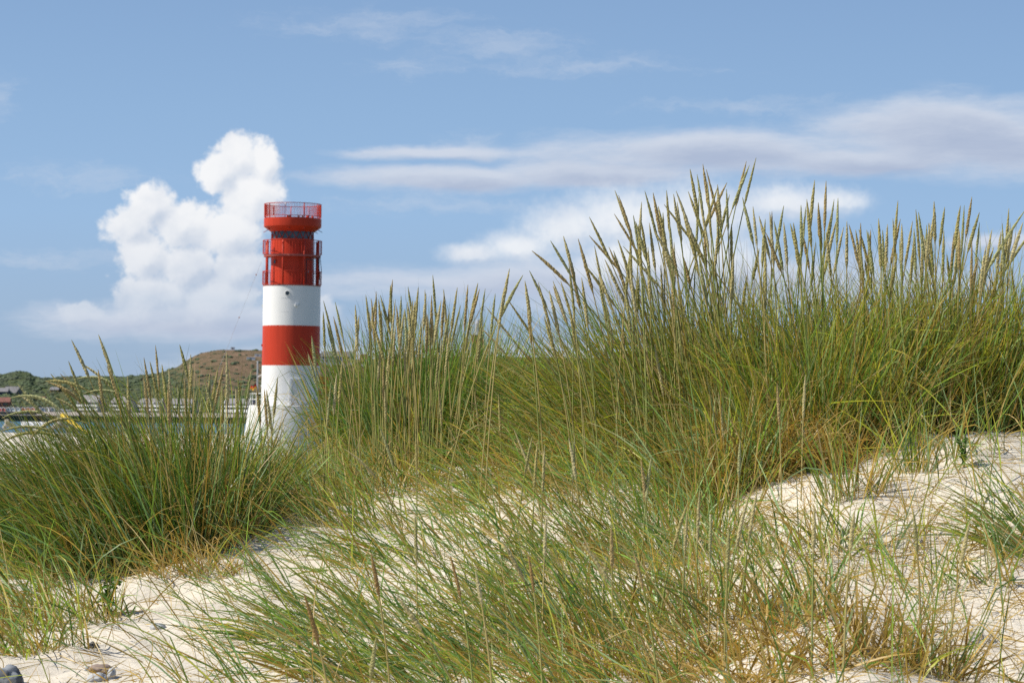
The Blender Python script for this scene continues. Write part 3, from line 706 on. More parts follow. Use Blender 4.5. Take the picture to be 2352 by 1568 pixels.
# ------------------------------------------------------------------ lighthouse
LY = 160.0
lc = at(667, 931.0, LY)
PXM = LY / F * .5742           # metres per pixel of the full-size photo
def zh(y): return (1621.5 - y) * PXM
LH = empty('lighthouse', (lc.x, lc.y, -5.2), 'red and white banded lighthouse with galleries standing behind the dune grass', 'lighthouse')
LH.rotation_euler.z = math.atan2(-lc.x, lc.y)     # its local -Y faces the dune
B0 = lc.z + 5.2                                    # platform level above the lighthouse base
def lb(mb, name, mat, parent=None, smooth=True):
    o = mb.build(name, mat, parent or LH, (0, 0, 0 if parent else B0), smooth)
    return o
def sharp(o):
    m = o.modifiers.new('split', 'EDGE_SPLIT'); m.split_angle = math.radians(35); return o
RW, RB, RP = 1.79, 1.33, 2.58
b = MB(); b.lathe([(3.2, -7.4), (2.95, -2.6), (2.71, -.9), (RP, -.02), (RP - .03, 0.0), (0.01, 0.0)], 64); sharp(lb(b, 'foundation', M['concrete']))
def sect(name, z0, z1, mat, r0, r1):
    b = MB(); b.lathe([(r0, z0), (r1, z1)], 72); return lb(b, name, mat)
zA, zB, zC = zh(1463), zh(1304.2), zh(1146)
sect('white_section', .003, zA, M['white'], RW + .03, RW + .015); sect('red_section', zA, zB, M['red'], RW + .015, RW + .005); sect('white_section', zB, zC, M['white'], RW + .005, RW)
b = MB(); b.lathe([(RW + .02, zC + .0), (RW + .02, zC + .06), (.01, zC + .06)], 72); sharp(lb(b, 'gallery_deck', M['deck']))
zD = zh(1024)
b = MB(); b.lathe([(RB, zC + .06), (RB, zD - .06)], 64); lb(b, 'cabin_wall', M['red'])
b = MB(); b.lathe([(RB + .01, zD - .07), (1.775, zD - .07), (1.775, zD + .05), (RB + .01, zD + .05)], 72, closed=True); sharp(lb(b, 'gallery_deck', M['deck']))
zE = zh(961)
b = MB(); b.lathe([(RB, zD + .0), (RB, zE), (RB + .025, zE), (RB + .025, zE + .05), (RB - .06, zE + .05)], 64); sharp(lb(b, 'cabin_wall', M['red']))
zF = zh(927)
b = MB(); b.lathe([(RB - .03, zE + .05), (RB - .03, zF)], 64); lb(b, 'lantern_glazing', M['glass'])
b = MB(); n = 18
for i in range(n):
    for s in (0, 1):
        a0 = 2 * PI * (i + .5 * s) / n; a1 = 2 * PI * (i + .5 + .5 * s) / n
        z0, z1 = (zE + .05, zF) if s == 0 else (zF, zE + .05)
        b.tube([((RB - .01) * math.cos(a0), (RB - .01) * math.sin(a0), z0), ((RB - .01) * math.cos(a1), (RB - .01) * math.sin(a1), z1)], .022, 4)
lb(b, 'lantern_lattice', M['red_plain'])
zG, zH_ = zh(908.5), zh(875)
b = MB(); b.lathe([(RB - .02, zF - .03), (RB + .06, zF), (RW, zG), (RW + .005, zG + .02), (RW + .005, zH_), (RW - .06, zH_), (RW - .06, zH_ - .1), (.01, zH_ - .1)], 80); sharp(lb(b, 'top_drum', M['red']))
def railing(name, R, z0, z1, nb, rods, skip=None, bar=.011, ntop=96):
    b = MB()
    for i in range(nb):
        a = 2 * PI * i / nb
        b.tube([(R * math.cos(a), R * math.sin(a), z0), (R * math.cos(a), R * math.sin(a), z1)], bar, 4)
    for z in rods:
        ring = [(R * math.cos(2 * PI * i / ntop), R * math.sin(2 * PI * i / ntop)) for i in range(ntop)]
        v = []; f = []
        for i, (x, y) in enumerate(ring):
            c, s = x / R, y / R
            v += [((R - .018) * c, (R - .018) * s, z - .018), ((R + .018) * c, (R + .018) * s, z - .018), ((R + .018) * c, (R + .018) * s, z + .018), ((R - .018) * c, (R - .018) * s, z + .018)]
            j = (i + 1) % ntop
            for q_ in range(4): f.append((i * 4 + q_, i * 4 + (q_ + 1) % 4, j * 4 + (q_ + 1) % 4, j * 4 + q_))
        b.add(v, f)
    return lb(b, name, M['red_plain'], None, False)
zI = zh(817.5)
railing('top_railing', RW - .012, zH_ + .1, zI, 116, (zH_ + .11, zI))
for i in range(9):
    a = 2 * PI * (i + .35) / 9; r = RW - .06
    b = MB(); b.tube([(r * math.cos(a), r * math.sin(a), zH_ - .1), (r * math.cos(a), r * math.sin(a), zI)], .03, 6); lb(b, 'railing_post', M['red_plain'])
railing('gallery_railing', 1.835, zD + .12, zD + .94, 60, (zD + .12, zD + .94), ntop=72)
railing('gallery_railing', 1.835, zC + .12, zC + .92, 60, (zC + .12, zC + .92), ntop=72)
FR = -PI / 2                       # angle of the side that faces the camera
for i in range(8):
    a = FR + math.radians(-19.5 + 45 * i); r = 1.70
    b = MB(); b.tube([(r * math.cos(a), r * math.sin(a), zC + .04), (r * math.cos(a), r * math.sin(a), zD + .94)], .062, 8); lb(b, 'gallery_column', M['red_plain'])
def on_cyl(ang, r, du, z, out):
    a = FR + ang; c, s = math.cos(a), math.sin(a)
    return (c * (r + out) - s * du, s * (r + out) + c * du, z)
def porthole(ang, r, z, rad, mat):
    n = 24; b = MB(); v = []; 
    for rr, out in ((rad * 1.25, -.02), (rad * 1.25, .035), (rad, .035), (rad, -.05)):
        for i in range(n): v.append(on_cyl(ang, r, rr * math.cos(2 * PI * i / n), z + rr * math.sin(2 * PI * i / n), out))
    f = [(j * n + i, j * n + (i + 1) % n, (j + 1) * n + (i + 1) % n, (j + 1) * n + i) for j in range(3) for i in range(n)]
    b.add(v, f); fr = lb(b, 'porthole', mat, None, False)
    b = MB(); b.poly([on_cyl(ang, r, rad * 1.02 * math.cos(2 * PI * i / n), z + rad * 1.02 * math.sin(2 * PI * i / n), .012) for i in range(n)]); lb(b, 'glass', M['glass'], fr, False)
porthole(math.asin(-.145), RW, zh(1177.5), .135, M['white'])
porthole(math.asin(-.80), RB, zh(1050), .13, M['red_plain'])
def cyl_panel(ang, r, w_, z0, z1, out, th, nseg=6):
    b = MB(); v = []; n = nseg + 1
    for o_ in (out - th, out):
        for z in (z0, z1):
            for i in range(n):
                aa = ang + (i / nseg - .5) * w_ / r
                a = FR + aa; v.append(((r + o_) * math.cos(a), (r + o_) * math.sin(a), z))
    f = []
    for i in range(nseg):
        f += [(2 * n + i, 2 * n + i + 1, 3 * n + i + 1, 3 * n + i), (i, i + 1, n + i + 1, n + i), (i, i + 1, 2 * n + i + 1, 2 * n + i), (n + i, n + i + 1, 3 * n + i + 1, 3 * n + i)]
    f += [(0, n, 3 * n, 2 * n), (n - 1, 2 * n - 1, 4 * n - 1, 3 * n - 1)]
    b.add(v, f); return b
# red cabin door with dark gap round it
da = math.radians(58)
lb(cyl_panel(da, RB, .84, zC + .07, zh(1037), .012, .03), 'door_frame', M['dark'], None, False)
dr = lb(cyl_panel(da, RB, .72, zC + .10, zh(1041), .035, .04), 'door', M['red_plain'], None, False)
lb(cyl_panel(da - .2, RB, .05, zC + .85, zC + 1.0, .07, .03, 1), 'handle', M['grey_metal'], dr, False)
# lower white doorway
da = math.asin(.42)
b = cyl_panel(math.asin(-.005), RW + .03, .11, .02, zh(1515), .11, .1, 1)
b2 = cyl_panel(math.asin(.24), RW + .03, .90, zh(1520), zh(1516), .11, .1, 8); b.add(b2.v, b2.f); lb(b, 'door_frame', M['white'], None, False)
dr = lb(cyl_panel(math.asin(.26), RW + .03, .78, .02, zh(1521.5), .02, .03, 8), 'door', M['concrete'], None, False)
b = MB(); 
for hz in (.35, .9, 1.4): b2 = cyl_panel(math.asin(.03), RW + .03, .1, hz, hz + .06, .06, .04, 1); b.add(b2.v, b2.f)
lb(b, 'hinge', M['white'], dr, False)
b = cyl_panel(math.asin(.163), RW, .17, zh(1487 - 262 + 4), zh(1487 - 262 - 6), .1, .1, 1); lb(b, 'wall_box', M['white'], None, False)
for zz, m_ in ((zh(1226), 'white'), (zh(1383), 'red_plain'), (zh(1545), 'white')):
    b = cyl_panel(math.radians(-88), RW, .12, zz - .06, zz + .08, .07, .06, 1); lb(b, 'wall_bracket', M[m_], None, False)
# weld rungs / thin horizontal seams on the shaft
for zz in (1197, 1250, 1356, 1408):
    m_ = 'white' if zz < 1304 else 'red_plain'
    b = cyl_panel(math.asin(-.25), RW, .55, zh(zz), zh(zz) + .012, .007, .006, 6); lb(b, 'hand_rail', M[m_], None, False)
# ladder on the right side of the gallery
b = MB(); la = math.radians(84)
for s in (-.17, .17): b.tube([on_cyl(la, 1.5, s, zC + .06, s * 0), on_cyl(la, 1.5, s, zD + .6, 0)], .018, 5)
for i in range(14):
    z = zC + .2 + i * .17; b.tube([on_cyl(la, 1.5, -.17, z, 0), on_cyl(la, 1.5, .17, z, 0)], .014, 4)
ld = lb(b, 'ladder', M['red_plain'], None, False); ld.rotation_euler = (0, 0, 0)
b = MB(); lx = RB + .02
for xx in (lx, lx + .33): b.tube([(xx, -.55, zC + .06), (xx, -.55, zD)], .02, 5)
for i in range(12):
    z = zC + .16 + i * .155; b.tube([(lx, -.55, z), (lx + .33, -.55, z)], .014, 4)
lb(b, 'ladder', M['dark'], None, False)
b = MB(); b.tube([(1.72, -.5, zD), (1.84, -.4, zC + .9)], .02, 4); b.tube([(1.60, -.7, zD - .05), (1.74, -.6, zC + .4)], .03, 4); lb(b, 'stay_rod', M['dark'], None, False)
# antenna rods under the drum
for ang, r0, z0, r1, z1, m_ in ((-80, 1.45, zh(917), 1.83, zh(932), 'red_plain'), (80, 1.60, zh(919), 1.88, zh(929), 'dark'), (66, 1.42, zh(926), 1.72, zh(935), 'dark')):
    a = FR + math.radians(ang); b = MB(); b.tube([(r0 * math.cos(a), r0 * math.sin(a), z0), (r1 * math.cos(a), r1 * math.sin(a), z1)], .018, 5); lb(b, 'antenna_rod', M[m_], None, False)
for ang in (-65, -8, 26, 70):
    a = FR + math.radians(ang); r = 1.62; b = MB(); b.ball((r * math.cos(a), r * math.sin(a), zF + .16), .07, 8, 6, sq=(1, 1, 1.3)); lb(b, 'floodlight', M['red_plain'])
b = MB(); a = FR + math.radians(-14.5); b.ball(((RW + .02) * math.cos(a), (RW + .02) * math.sin(a), zI - .07), .05, 10, 7); lb(b, 'obstruction_light', M['white'])
for ang, m_, s in ((-8, 'dark', .07), (14, 'dark', .06), (24, 'dark', .05), (38, 'red_plain', .09), (-13, 'red_plain', .05), (55, 'red_plain', .07), (-50, 'white', .05)):
    a = FR + math.radians(ang); r = 1.5; b = MB(); b.lathe([(s, zH_ - .1), (s, zH_ + .1), (s * .6, zH_ + .1 + s * .6), (.004, zH_ + .1 + s * .8)], 12); o = lb(b, 'roof_vent', M[m_]); o.location.x += r * math.cos(a); o.location.y += r * math.sin(a)
# platform railing
b = MB(); R = RP - .07
for hz in (.37, .735):
    v = []; f = []; n = 96
    for i in range(n):
        c, s = math.cos(2 * PI * i / n), math.sin(2 * PI * i / n); j = (i + 1) % n
        v += [((R - .016) * c, (R - .016) * s, hz - .016), ((R + .016) * c, (R + .016) * s, hz - .016), ((R + .016) * c, (R + .016) * s, hz + .016), ((R - .016) * c, (R - .016) * s, hz + .016)]
        for q_ in range(4): f.append((i * 4 + q_, i * 4 + (q_ + 1) % 4, j * 4 + (q_ + 1) % 4, j * 4 + q_))
    b.add(v, f)
for i in range(14):
    a = FR + math.radians(7.5 + 360 / 14 * i); b.tube([(R * math.cos(a), R * math.sin(a), 0), (R * math.cos(a), R * math.sin(a), .735)], .02, 5)
lb(b, 'platform_railing', M['white'], None, False)
b = MB(); a = FR + math.radians(-88); b.tube([(RW * math.cos(a), RW * math.sin(a), zh(1499)), (2.05 * math.cos(a), 2.05 * math.sin(a), zh(1508.5))], .025, 5); lb(b, 'lamp_bracket', M['white'], None, False)
# orange cabinet on the platform
xo = (1293 - 1159) * PXM; o = empty('equipment_cabinet', (lc.x, lc.y, -5.2), 'orange equipment cabinet with a white dome lamp on the platform right of the tower', 'cabinet'); o.rotation_euler.z = LH.rotation_euler.z
b = MB(); b.box(xo - .33, xo + .33, -.3, .35, B0 + zh(1574), B0 + zh(1507)); b.build('body', M['orange'], o)
b = MB(); b.box(xo - .36, xo + .36, -.33, .38, B0 + zh(1506.9), B0 + zh(1504)); b.build('lid', M['orange'], o)
b = MB(); b.box(xo - .3, xo + .22, -.26, .31, B0 + .35, B0 + zh(1574.2)); b.box(xo - .28, xo - .2, -.2, .3, B0, B0 + .349); b.box(xo + .12, xo + .2, -.2, .3, B0, B0 + .349); b.build('stand', M['rust'], o)
b = MB(); b.ball((xo + .12, 0, B0 + zh(1502.5)), .11, 10, 7, sq=(1, 1, .8)); b.build('dome_lamp', M['white'], o, smooth=True)
# guy wire with marker balls
p0 = LH.matrix_basis @ Vector((-1.80, 0, B0 + zC + .9)); p1 = at(810, 1, 1)
pe = at(806 * .5742, 1650 * .5742, LY)
o = empty('guy_wire', pe, 'thin guy wire with small red marker balls running down left of the lighthouse', 'wire')
pt = at(1046 * .5742, 1045 * .5742, LY); d = pt - pe
b = MB(); b.tube([d * -.25, d], .007, 4); b.build('wire', M['grey_metal'], o)
for x, y in ((1026, 1099), (956, 1270)):
    t = (1650 - y) / (1650 - 1045.); b = MB(); b.ball(d * t, .045, 8, 6); b.build('marker_ball', M['rust'], o)

# ------------------------------------------------------------------ grass
PAL_G = np.array([(.215, .320, .040), (.150, .270, .045), (.300, .350, .038), (.185, .300, .095), (.280, .380, .180), (.095, .180, .032), (.350, .350, .045)])
PAL_D = np.array([(.54, .39, .085), (.60, .46, .16), (.42, .28, .055), (.66, .54, .28), (.42, .33, .09)])
TINT = np.array([1., 1., 1.]); DTINT = np.array([1., 1., 1.])
def make_blades(roots, L, lx, ly, bend, wid, dry, K=7):
    """roots N,3; (lx,ly) initial tilt vector in radians; bend = added tilt at the tip along the same heading"""
    N = len(roots); t = np.linspace(0, 1, K + 1)
    th0 = np.hypot(lx, ly); az = np.arctan2(ly, lx)
    th = th0[:, None] + bend[:, None] * t[None] ** 1.5
    kink = np.where(rng.random(N) < .16, rng.uniform(.5, 1.6, N), 0.) ; kt = rng.uniform(.35, .85, N)
    th = th + kink[:, None] * (t[None] > kt[:, None])
    azt = az[:, None] + rng.normal(0, .25, N)[:, None] * t[None]
    T = np.stack([np.sin(th) * np.cos(azt), np.sin(th) * np.sin(azt), np.cos(th)], -1)
    seg = (L / K)[:, None, None] * T
    Pp = np.concatenate([np.zeros((N, 1, 3)), np.cumsum((seg[:, :-1] + seg[:, 1:]) / 2, 1)], 1) + roots[:, None]
    r = rng.normal(size=(N, 3)); r[:, 2] *= .3
    S = np.cross(T, r[:, None]); S /= np.linalg.norm(S, axis=-1, keepdims=True) + 1e-9
    wt = np.minimum(1, .55 + 1.5 * t) * np.clip(1 - t ** 2.4, 0.0, 1) + .06
    h = (wid[:, None] * wt[None] * .5)[..., None] * S
    V = np.stack([Pp - h, Pp + h], 2).reshape(-1, 3)
    i0 = (np.arange(N) * (K + 1) * 2)[:, None] + np.arange(K)[None] * 2
    Q = np.stack([i0, i0 + 1, i0 + 3, i0 + 2], -1).reshape(-1, 4)
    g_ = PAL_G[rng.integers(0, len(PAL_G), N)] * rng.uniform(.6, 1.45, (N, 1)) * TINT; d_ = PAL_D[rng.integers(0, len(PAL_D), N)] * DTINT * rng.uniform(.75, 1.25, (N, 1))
    isd = (rng.random(N) < dry)[:, None]
    mid = np.where(isd, d_, g_); half = (rng.random(N) < .22)[:, None]
    tip = np.where(isd, d_, np.where(half, d_ * .9, g_ * np.array([1.35, 1.15, .95])))
    root = np.where(isd, d_ * .85, .55 * g_ + .45 * np.array([.42, .33, .13]))
    tt = t[None, :, None]
    a = np.clip(tt / .3, 0, 1); c_ = np.clip((tt - .55) / .45, 0, 1)
    C = root[:, None] * (1 - a) + mid[:, None] * a; C = C * (1 - c_) + tip[:, None] * c_
    C = np.repeat(C[:, :, None], 2, 2).reshape(-1, 3)
    return V, Q, C
def tuft(n, cx, cy, rx, ry, L, lean, spread, bend, dry, wid=.0064, flare=.35, K=7):
    a = rng.uniform(0, 2 * PI, n); r = np.sqrt(rng.random(n)) * (1 + .15 * rng.normal(size=n))
    dx, dy = r * np.cos(a), r * np.sin(a)
    X = cx + dx * rx; Y = cy + dy * ry
    Z = ground(X, Y) - .015
    lx = lean + flare * dx + rng.normal(0, spread, n); ly = flare * .6 * dy + rng.normal(0, spread, n)
    LL = L * rng.uniform(.4, 1.12, n) * (1 - .2 * r)
    bd = bend * np.where(rng.random(n) < .35, rng.uniform(0, .4, n), rng.uniform(.3, 1.9, n))
    return make_blades(np.stack([X, Y, Z], -1), LL, lx, ly, bd, wid * rng.uniform(.45, 1.3, n), dry, K)

# (cx, cy) where the tussock roots in the sand, radii, blades, length, lean, spread, bend, dry share, label
TUS = [
 (80, 1305, .38, .36, 2800, .44, -.62, .30, .85, .22, 'arching tussock at the left edge leaning out over the beach'),
 (235, 1292, .36, .44, 6400, .73, -.50, .20, .48, .18, 'densest dark tussock of the big left clump, leaning left'),
 (395, 1262, .32, .42, 5400, .74, -.28, .19, .40, .18, 'tall upright tussock in the big left clump with dry skirt'),
 (515, 1205, .25, .36, 3000, .58, -.04, .24, .45, .22, 'right end tussock of the left clump, fanning in front of the lighthouse base'),
 (80, 1425, .34, .20, 1500, .58, -.55, .34, .95, .32, 'loose sprawling tussock in the lower left with long crossing blades'),
 (40, 1500, .24, .12, 800, .36, -.40, .40, .95, .45, 'low flattened shaded tussock beside the striped grey stone'),
 (440, 1310, .22, .09, 420, .26, -.10, .40, .70, .85, 'dry straw coloured tussock at the sandy foot of the left clump'),
 (225, 1420, .13, .07, 170, .28, -.10, .35, .60, .70, 'short dry tuft beside the green weed at lower left'),
 (560, 1235, .10, .07, 160, .34, .05, .28, .40, .50, 'small pale-stemmed tuft at the top of the sand slope'),
 (675, 1130, .36, .33, 1500, .36, -.10, .36, .60, .28, 'low bushy tussock rooted below the lighthouse base'),
 (865, 1066, .22, .40, 2400, .72, .03, .12, .28, .14, 'upright tussock just right of the lighthouse with many spikes'),
 (965, 1055, .28, .40, 3000, .74, .00, .14, .25, .14, 'darkest tall tussock in the middle of the upright spiky clump'),
 (1095, 1040, .27, .40, 2500, .70, .03, .15, .28, .14, 'right end tussock of the upright middle clump'),
 (880, 1130, .34, .25, 900, .42, -.25, .35, .70, .35, 'low straggling tussock at the foot of the upright middle clump'),
 (1250, 1035, .40, .45, 2300, .66, -.38, .24, .65, .30, 'windswept tussock between the upright clump and the tall right clump'),
 (1440, 1040, .36, .42, 2400, .70, -.34, .24, .55, .30, 'golden green windswept tussock under the left end of the tall right clump'),
 (1190, 1115, .36, .22, 1000, .50, -.52, .30, .65, .30, 'left-combed tussock above the bare sand patch in the middle'),
 (1400, 1110, .36, .18, 1000, .50, -.42, .30, .65, .32, 'left-combed tussock on the small sand crest right of the middle'),
 (1560, 1040, .30, .40, 2100, .82, -.24, .15, .32, .24, 'left end tussock of the tallest clump, spikes leaning left'),
 (1690, 1045, .30, .40, 2300, .82, -.06, .15, .35, .26, 'tussock bearing the highest spikes against the white cloud'),
 (1830, 1040, .30, .38, 2000, .74, .00, .17, .40, .26, 'upright tussock right of the highest spikes with tangled dry base'),
 (1965, 1010, .26, .38, 1500, .72, .00, .18, .40, .24, 'tussock with spikes in the sky gap of the right clump'),
 (2085, 985, .26, .38, 1700, .70, .02, .17, .38, .24, 'right clump tussock behind the small green seedling'),
 (2205, 975, .26, .38, 1800, .72, .03, .17, .38, .24, 'dark based tussock on the sand crest near the right edge'),
 (2330, 972, .28, .38, 1800, .74, .05, .18, .40, .24, 'right edge tussock of the tall clump'),
 (1650, 1150, .28, .20, 1300, .58, -.10, .20, .45, .25, 'green tussock spilling down the slope below the tallest clump'),
 (1770, 1090, .34, .16, 2900, .44, -.20, .46, .95, .82, 'tangle of dry fallen stalks below the right clump'),
 (1960, 1140, .12, .06, 190, .44, .00, .14, .30, .45, 'slim tuft with rust brown stem bases on the right sand'),
 (2105, 1085, .08, .05, 130, .46, .00, .14, .30, .25, 'slender green tuft on sand beside the green seedling'),
 (2190, 1060, .06, .05, 60, .40, .02, .15, .30, .40, 'thin single-stemmed tuft right of the green seedling'),
 (2380, 1270, .18, .15, 330, .50, -.75, .20, .50, .22, 'dark combed-over tussock entering at the right edge'),
 (2235, 1345, .14, .07, 190, .28, -.30, .45, .70, .50, 'small spiky tuft over a dark root mat at lower right'),
 (1305, 1495, .28, .14, 1000, .66, -.66, .28, .55, .22, 'large foreground tussock swept left over the white sand'),
 (1490, 1455, .22, .14, 1000, .52, -.28, .28, .55, .35, 'foreground tussock with orange tinted bases'),
 (1790, 1565, .30, .10, 1300, .30, .10, .60, .9, .85, 'dead straw heap at the bottom edge below the grey stones'),
 (1650, 1420, .20, .14, 750, .46, -.10, .26, .45, .38, 'upright foreground tussock left of the pale stones'),
 (1560, 1560, .46, .12, 2600, .34, -.30, .70, 1.0, .88, 'mat of dead straw at the bottom edge of the photo'),
 (1060, 1510, .30, .14, 640, .60, -.76, .26, .55, .24, 'foreground tussock combed flat to the left near the bottom'),
 (830, 1440, .18, .09, 420, .54, -.92, .20, .45, .18, 'sparse combed tuft in the middle of the bright sand slope'),
 (690, 1460, .13, .07, 320, .52, -.98, .18, .40, .20, 'pointed green tuft aiming left at the lower edge of the slope'),
 (900, 1570, .32, .08, 650, .52, -.85, .22, .55, .24, 'bottom edge tuft fanning left left of the dead straw'),
 (1150, 1350, .30, .12, 420, .54, -.66, .28, .55, .18, 'thin combed tussock carrying brown spikes over the sand'),
 (940, 1290, .30, .14, 300, .54, -.76, .26, .50, .18, 'airy combed tuft casting thin shadows at mid slope'),
 (1360, 1295, .28, .12, 480, .52, -.50, .30, .55, .26, 'combed tussock with pale long spikes at mid slope'),
 (1570, 1290, .24, .14, 850, .54, -.12, .24, .50, .28, 'mid slope tussock below the small sand crest'),
 (1860, 1425, .12, .07, 420, .38, -.12, .20, .40, .50, 'tuft with brown shaggy base right of the pale stones'),
 (1975, 1500, .08, .05, 240, .34, .00, .18, .30, .75, 'narrow straw-brown stub tuft at lower right'),
 (2130, 1545, .15, .07, 620, .30, .10, .25, .45, .80, 'bristly dead tuft nearest the lower right corner'),
 (1840, 1270, .30, .16, 480, .38, -.30, .36, .70, .42, 'pale tangled tuft between mid slope and the right sand'),
 (2040, 1350, .28, .16, 130, .44, .00, .25, .35, .22, 'few thin upright blades scattered on the right sand'),
 (1210, 1205, .32, .14, 300, .50, -.60, .28, .60, .25, 'thin tuft beside the bare sand patch in the middle'),
 (770, 1205, .32, .18, 420, .46, -.60, .26, .60, .28, 'thin tuft on the sand ridge below the middle clump'),
]
troot = []
tuss = []
for (cx, cy, rx, ry, n, L, lean, sp, bend, dry, lab) in TUS:
    X, Y = ground_hit(cx, cy)
    z = float(ground(X, Y))
    o = empty('marram_tussock', (X, Y, z), lab, 'grass tussock', 'marram grass tussocks on the dune')
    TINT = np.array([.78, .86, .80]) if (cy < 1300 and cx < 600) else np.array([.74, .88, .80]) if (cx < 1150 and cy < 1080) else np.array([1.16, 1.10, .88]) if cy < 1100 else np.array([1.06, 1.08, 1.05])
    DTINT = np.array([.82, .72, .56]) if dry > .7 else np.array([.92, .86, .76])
    tall = L >= .6; low = cy > 1310
    n = int(n * (.52 if tall else .5) * (.56 if low else 1) * (.74 if cy > 1240 and 980 < cx < 1700 and dry < .8 else 1) * (1.3 if tall and abs(lean) < .3 and cy < 1100 else 1) * (1.3 if cx > 1500 and cy < 1060 else 1)); L = L * (1.2 if tall and not low else 1.0)
    if low and lean < -.5 and cx > 950: lean *= .82; L *= .92
    n1 = int(n * (.72 if cx > 1500 and cy < 1200 else .8))
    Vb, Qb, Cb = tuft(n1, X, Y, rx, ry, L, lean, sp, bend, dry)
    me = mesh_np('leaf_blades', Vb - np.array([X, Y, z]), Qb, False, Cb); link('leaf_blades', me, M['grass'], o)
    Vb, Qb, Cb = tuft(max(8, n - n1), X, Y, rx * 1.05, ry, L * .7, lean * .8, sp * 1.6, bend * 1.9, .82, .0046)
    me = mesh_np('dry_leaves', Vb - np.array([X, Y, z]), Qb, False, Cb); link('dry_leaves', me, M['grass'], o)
    tuss.append(o); troot.append((X, Y, z, cx, cy))
troot = np.array(troot)

# scattered grass and straw (uncountable)
def scatter(n, region, seed):
    out = []
    while len(out) < n:
        px = random.uniform(-80, 2440); py = random.uniform(1000, 1640)
        if random.random() > region(px, py): continue
        out.append(ground_hit(px, py))
    return np.array(out)
def reg_grass(px, py):
    v = .5 + 1.1 * float(vnoise(px / 110, py / 60, 9))
    if py > 1210 and px < 1000 and py < 1530: v *= .3
    if px > 1700 and py > 1050: v *= .16
    if px < 720 and py > 1400: v *= .25
    if 950 < px < 1250 and 1180 < py < 1330: v *= .4
    return v
pts = scatter(1000, reg_grass, 1)
rep = np.repeat(pts, 4, 0) + rng.normal(0, .03, (len(pts) * 4, 2))
n = len(rep); u = rep[:, 0] / rep[:, 1] * F + CXP
lean = np.where(u < 1750, -.55, -.05)
Vb, Qb, Cb = make_blades(np.column_stack([rep, ground(rep[:, 0], rep[:, 1]) - .01]), rng.uniform(.15, .5, n), lean + rng.normal(0, .3, n), rng.normal(0, .25, n), rng.uniform(.1, .9, n), rng.uniform(.0032, .0058, n), .35)
tag(link('marram_grass', mesh_np('marram_grass', Vb, Qb, False, Cb), M['grass']), 'thin single marram blades sprouting all over the sand', 'grass', kind='stuff')
def reg_straw(px, py):
    v = .35 + 1.3 * float(vnoise(px / 80, py / 40, 19))
    if px > 1650: v += .5
    if 300 < px < 640 and 1180 < py < 1360: v += .4
    if 560 < px < 1000 and py > 1240: v *= .4
    return v
pts = scatter(5600, reg_straw, 2); n = len(pts)
Vb, Qb, Cb = make_blades(np.column_stack([pts, ground(pts[:, 0], pts[:, 1]) + .006]), rng.uniform(.03, .22, n), np.cos(rng.uniform(0, 6.28, n)) * 1.45, np.sin(rng.uniform(0, 6.28, n)) * 1.45, rng.uniform(0, .25, n), rng.uniform(.002, .0045, n), 1.0, 4)
tag(link('straw_litter', mesh_np('straw_litter', Vb, Qb, False, Cb), M['grass']), 'dry straw bits littering the sand', 'straw', kind='stuff')

# ------------------------------------------------------------------ flower spikes
SP = []   # tip x, tip y, lean degrees (negative = tip left), head length factor, depth or None
def zr(pts, ox, oy, k, lean, Y, hl=1.0):
    for p in pts: SP.append((ox + p[0] * k, oy + p[1] * k, p[2] if len(p) > 2 else lean, p[3] if len(p) > 3 else hl, Y))
zr([(895, 185, -27), (1235, 120, -21), (858, 450, -22), (1010, 475, -62), (755, 610, -45), (635, 610, -40), (940, 680, -95), (565, 705, -85), (600, 715, -75), (210, 720, -40), (230, 870, -62), (125, 915, -95, 1.2), (690, 910, -70), (1015, 870, -100), (1230, 555, -10), (1340, 505, -22), (1400, 715, -20), (1600, 640, -3), (1805, 405, -10), (1880, 455, -14), (1950, 250, -7), (2030, 490, -9), (2120, 540, -3), (1800, 630, -8), (2110, 740, -2), (20, 1165, -105, 1.2), (-20, 1340, -100, 1.2), (370, 1445, -140, 1.2), (-20, 1500, -115, 1.4)], 0, 746.5, .1831, -15, 11.2, .9)
zr([(465, 110, -16), (640, 260, 0), (665, 450, 4), (545, 640, -4), (440, 680, -3), (850, 670, -18), (935, 565, 0), (1075, 445, 10), (1160, 430, 12), (1200, 220, -2, 1.3), (1130, 720, -3), (1375, 640, -8), (1590, 515, 9), (1345, 800, -6), (1670, 750, -7), (1790, 800, -6), (1825, 820, -8), (745, 785, 8), (825, 890, 8)], 344.5, 775.2, .14648, 0, 11.5, .85)
zr([(420, 935, 6), (775, 505, -8), (735, 695, -18)], 545.5, 660.4, .2197, 0, 11.9, .9)
zr([(210, 230, -15), (315, 240, -14), (208, 325, -3), (300, 370, -14), (240, 430, -16), (495, 265, -4), (530, 360, 5), (590, 175, -7), (640, 210, -5), (683, 145, 0), (705, 215, -5), (720, 180, -16), (810, 90, -2), (830, 40, 5), (855, 215, 5), (908, 185, 2), (968, 105, -9), (1010, 230, 5), (1060, 110, 4), (1120, 130, -2), (1130, 165, 4), (1190, 0, -5, 1.2), (1180, 180, 0), (1265, 225, 9), (1290, 185, 3), (1410, 110, 8), (1440, 270, 14), (1505, 85, 4), (1595, 70, 12), (1610, 125, 16), (1660, 120, 8), (1750, 165, 6), (725, 620, 4), (805, 650, 4), (855, 470, 4), (750, 770, 0), (380, 770, 4), (330, 880, 4), (283, 940, 6), (625, 960, -10), (1090, 450, 5), (1670, 290, -40), (940, 300, -4), (1230, 330, 5), (1540, 300, 9), (620, 330, -3), (1340, 330, 10), (1000, 380, -4)], 689, 631.6, .2563, 0, 12.5)
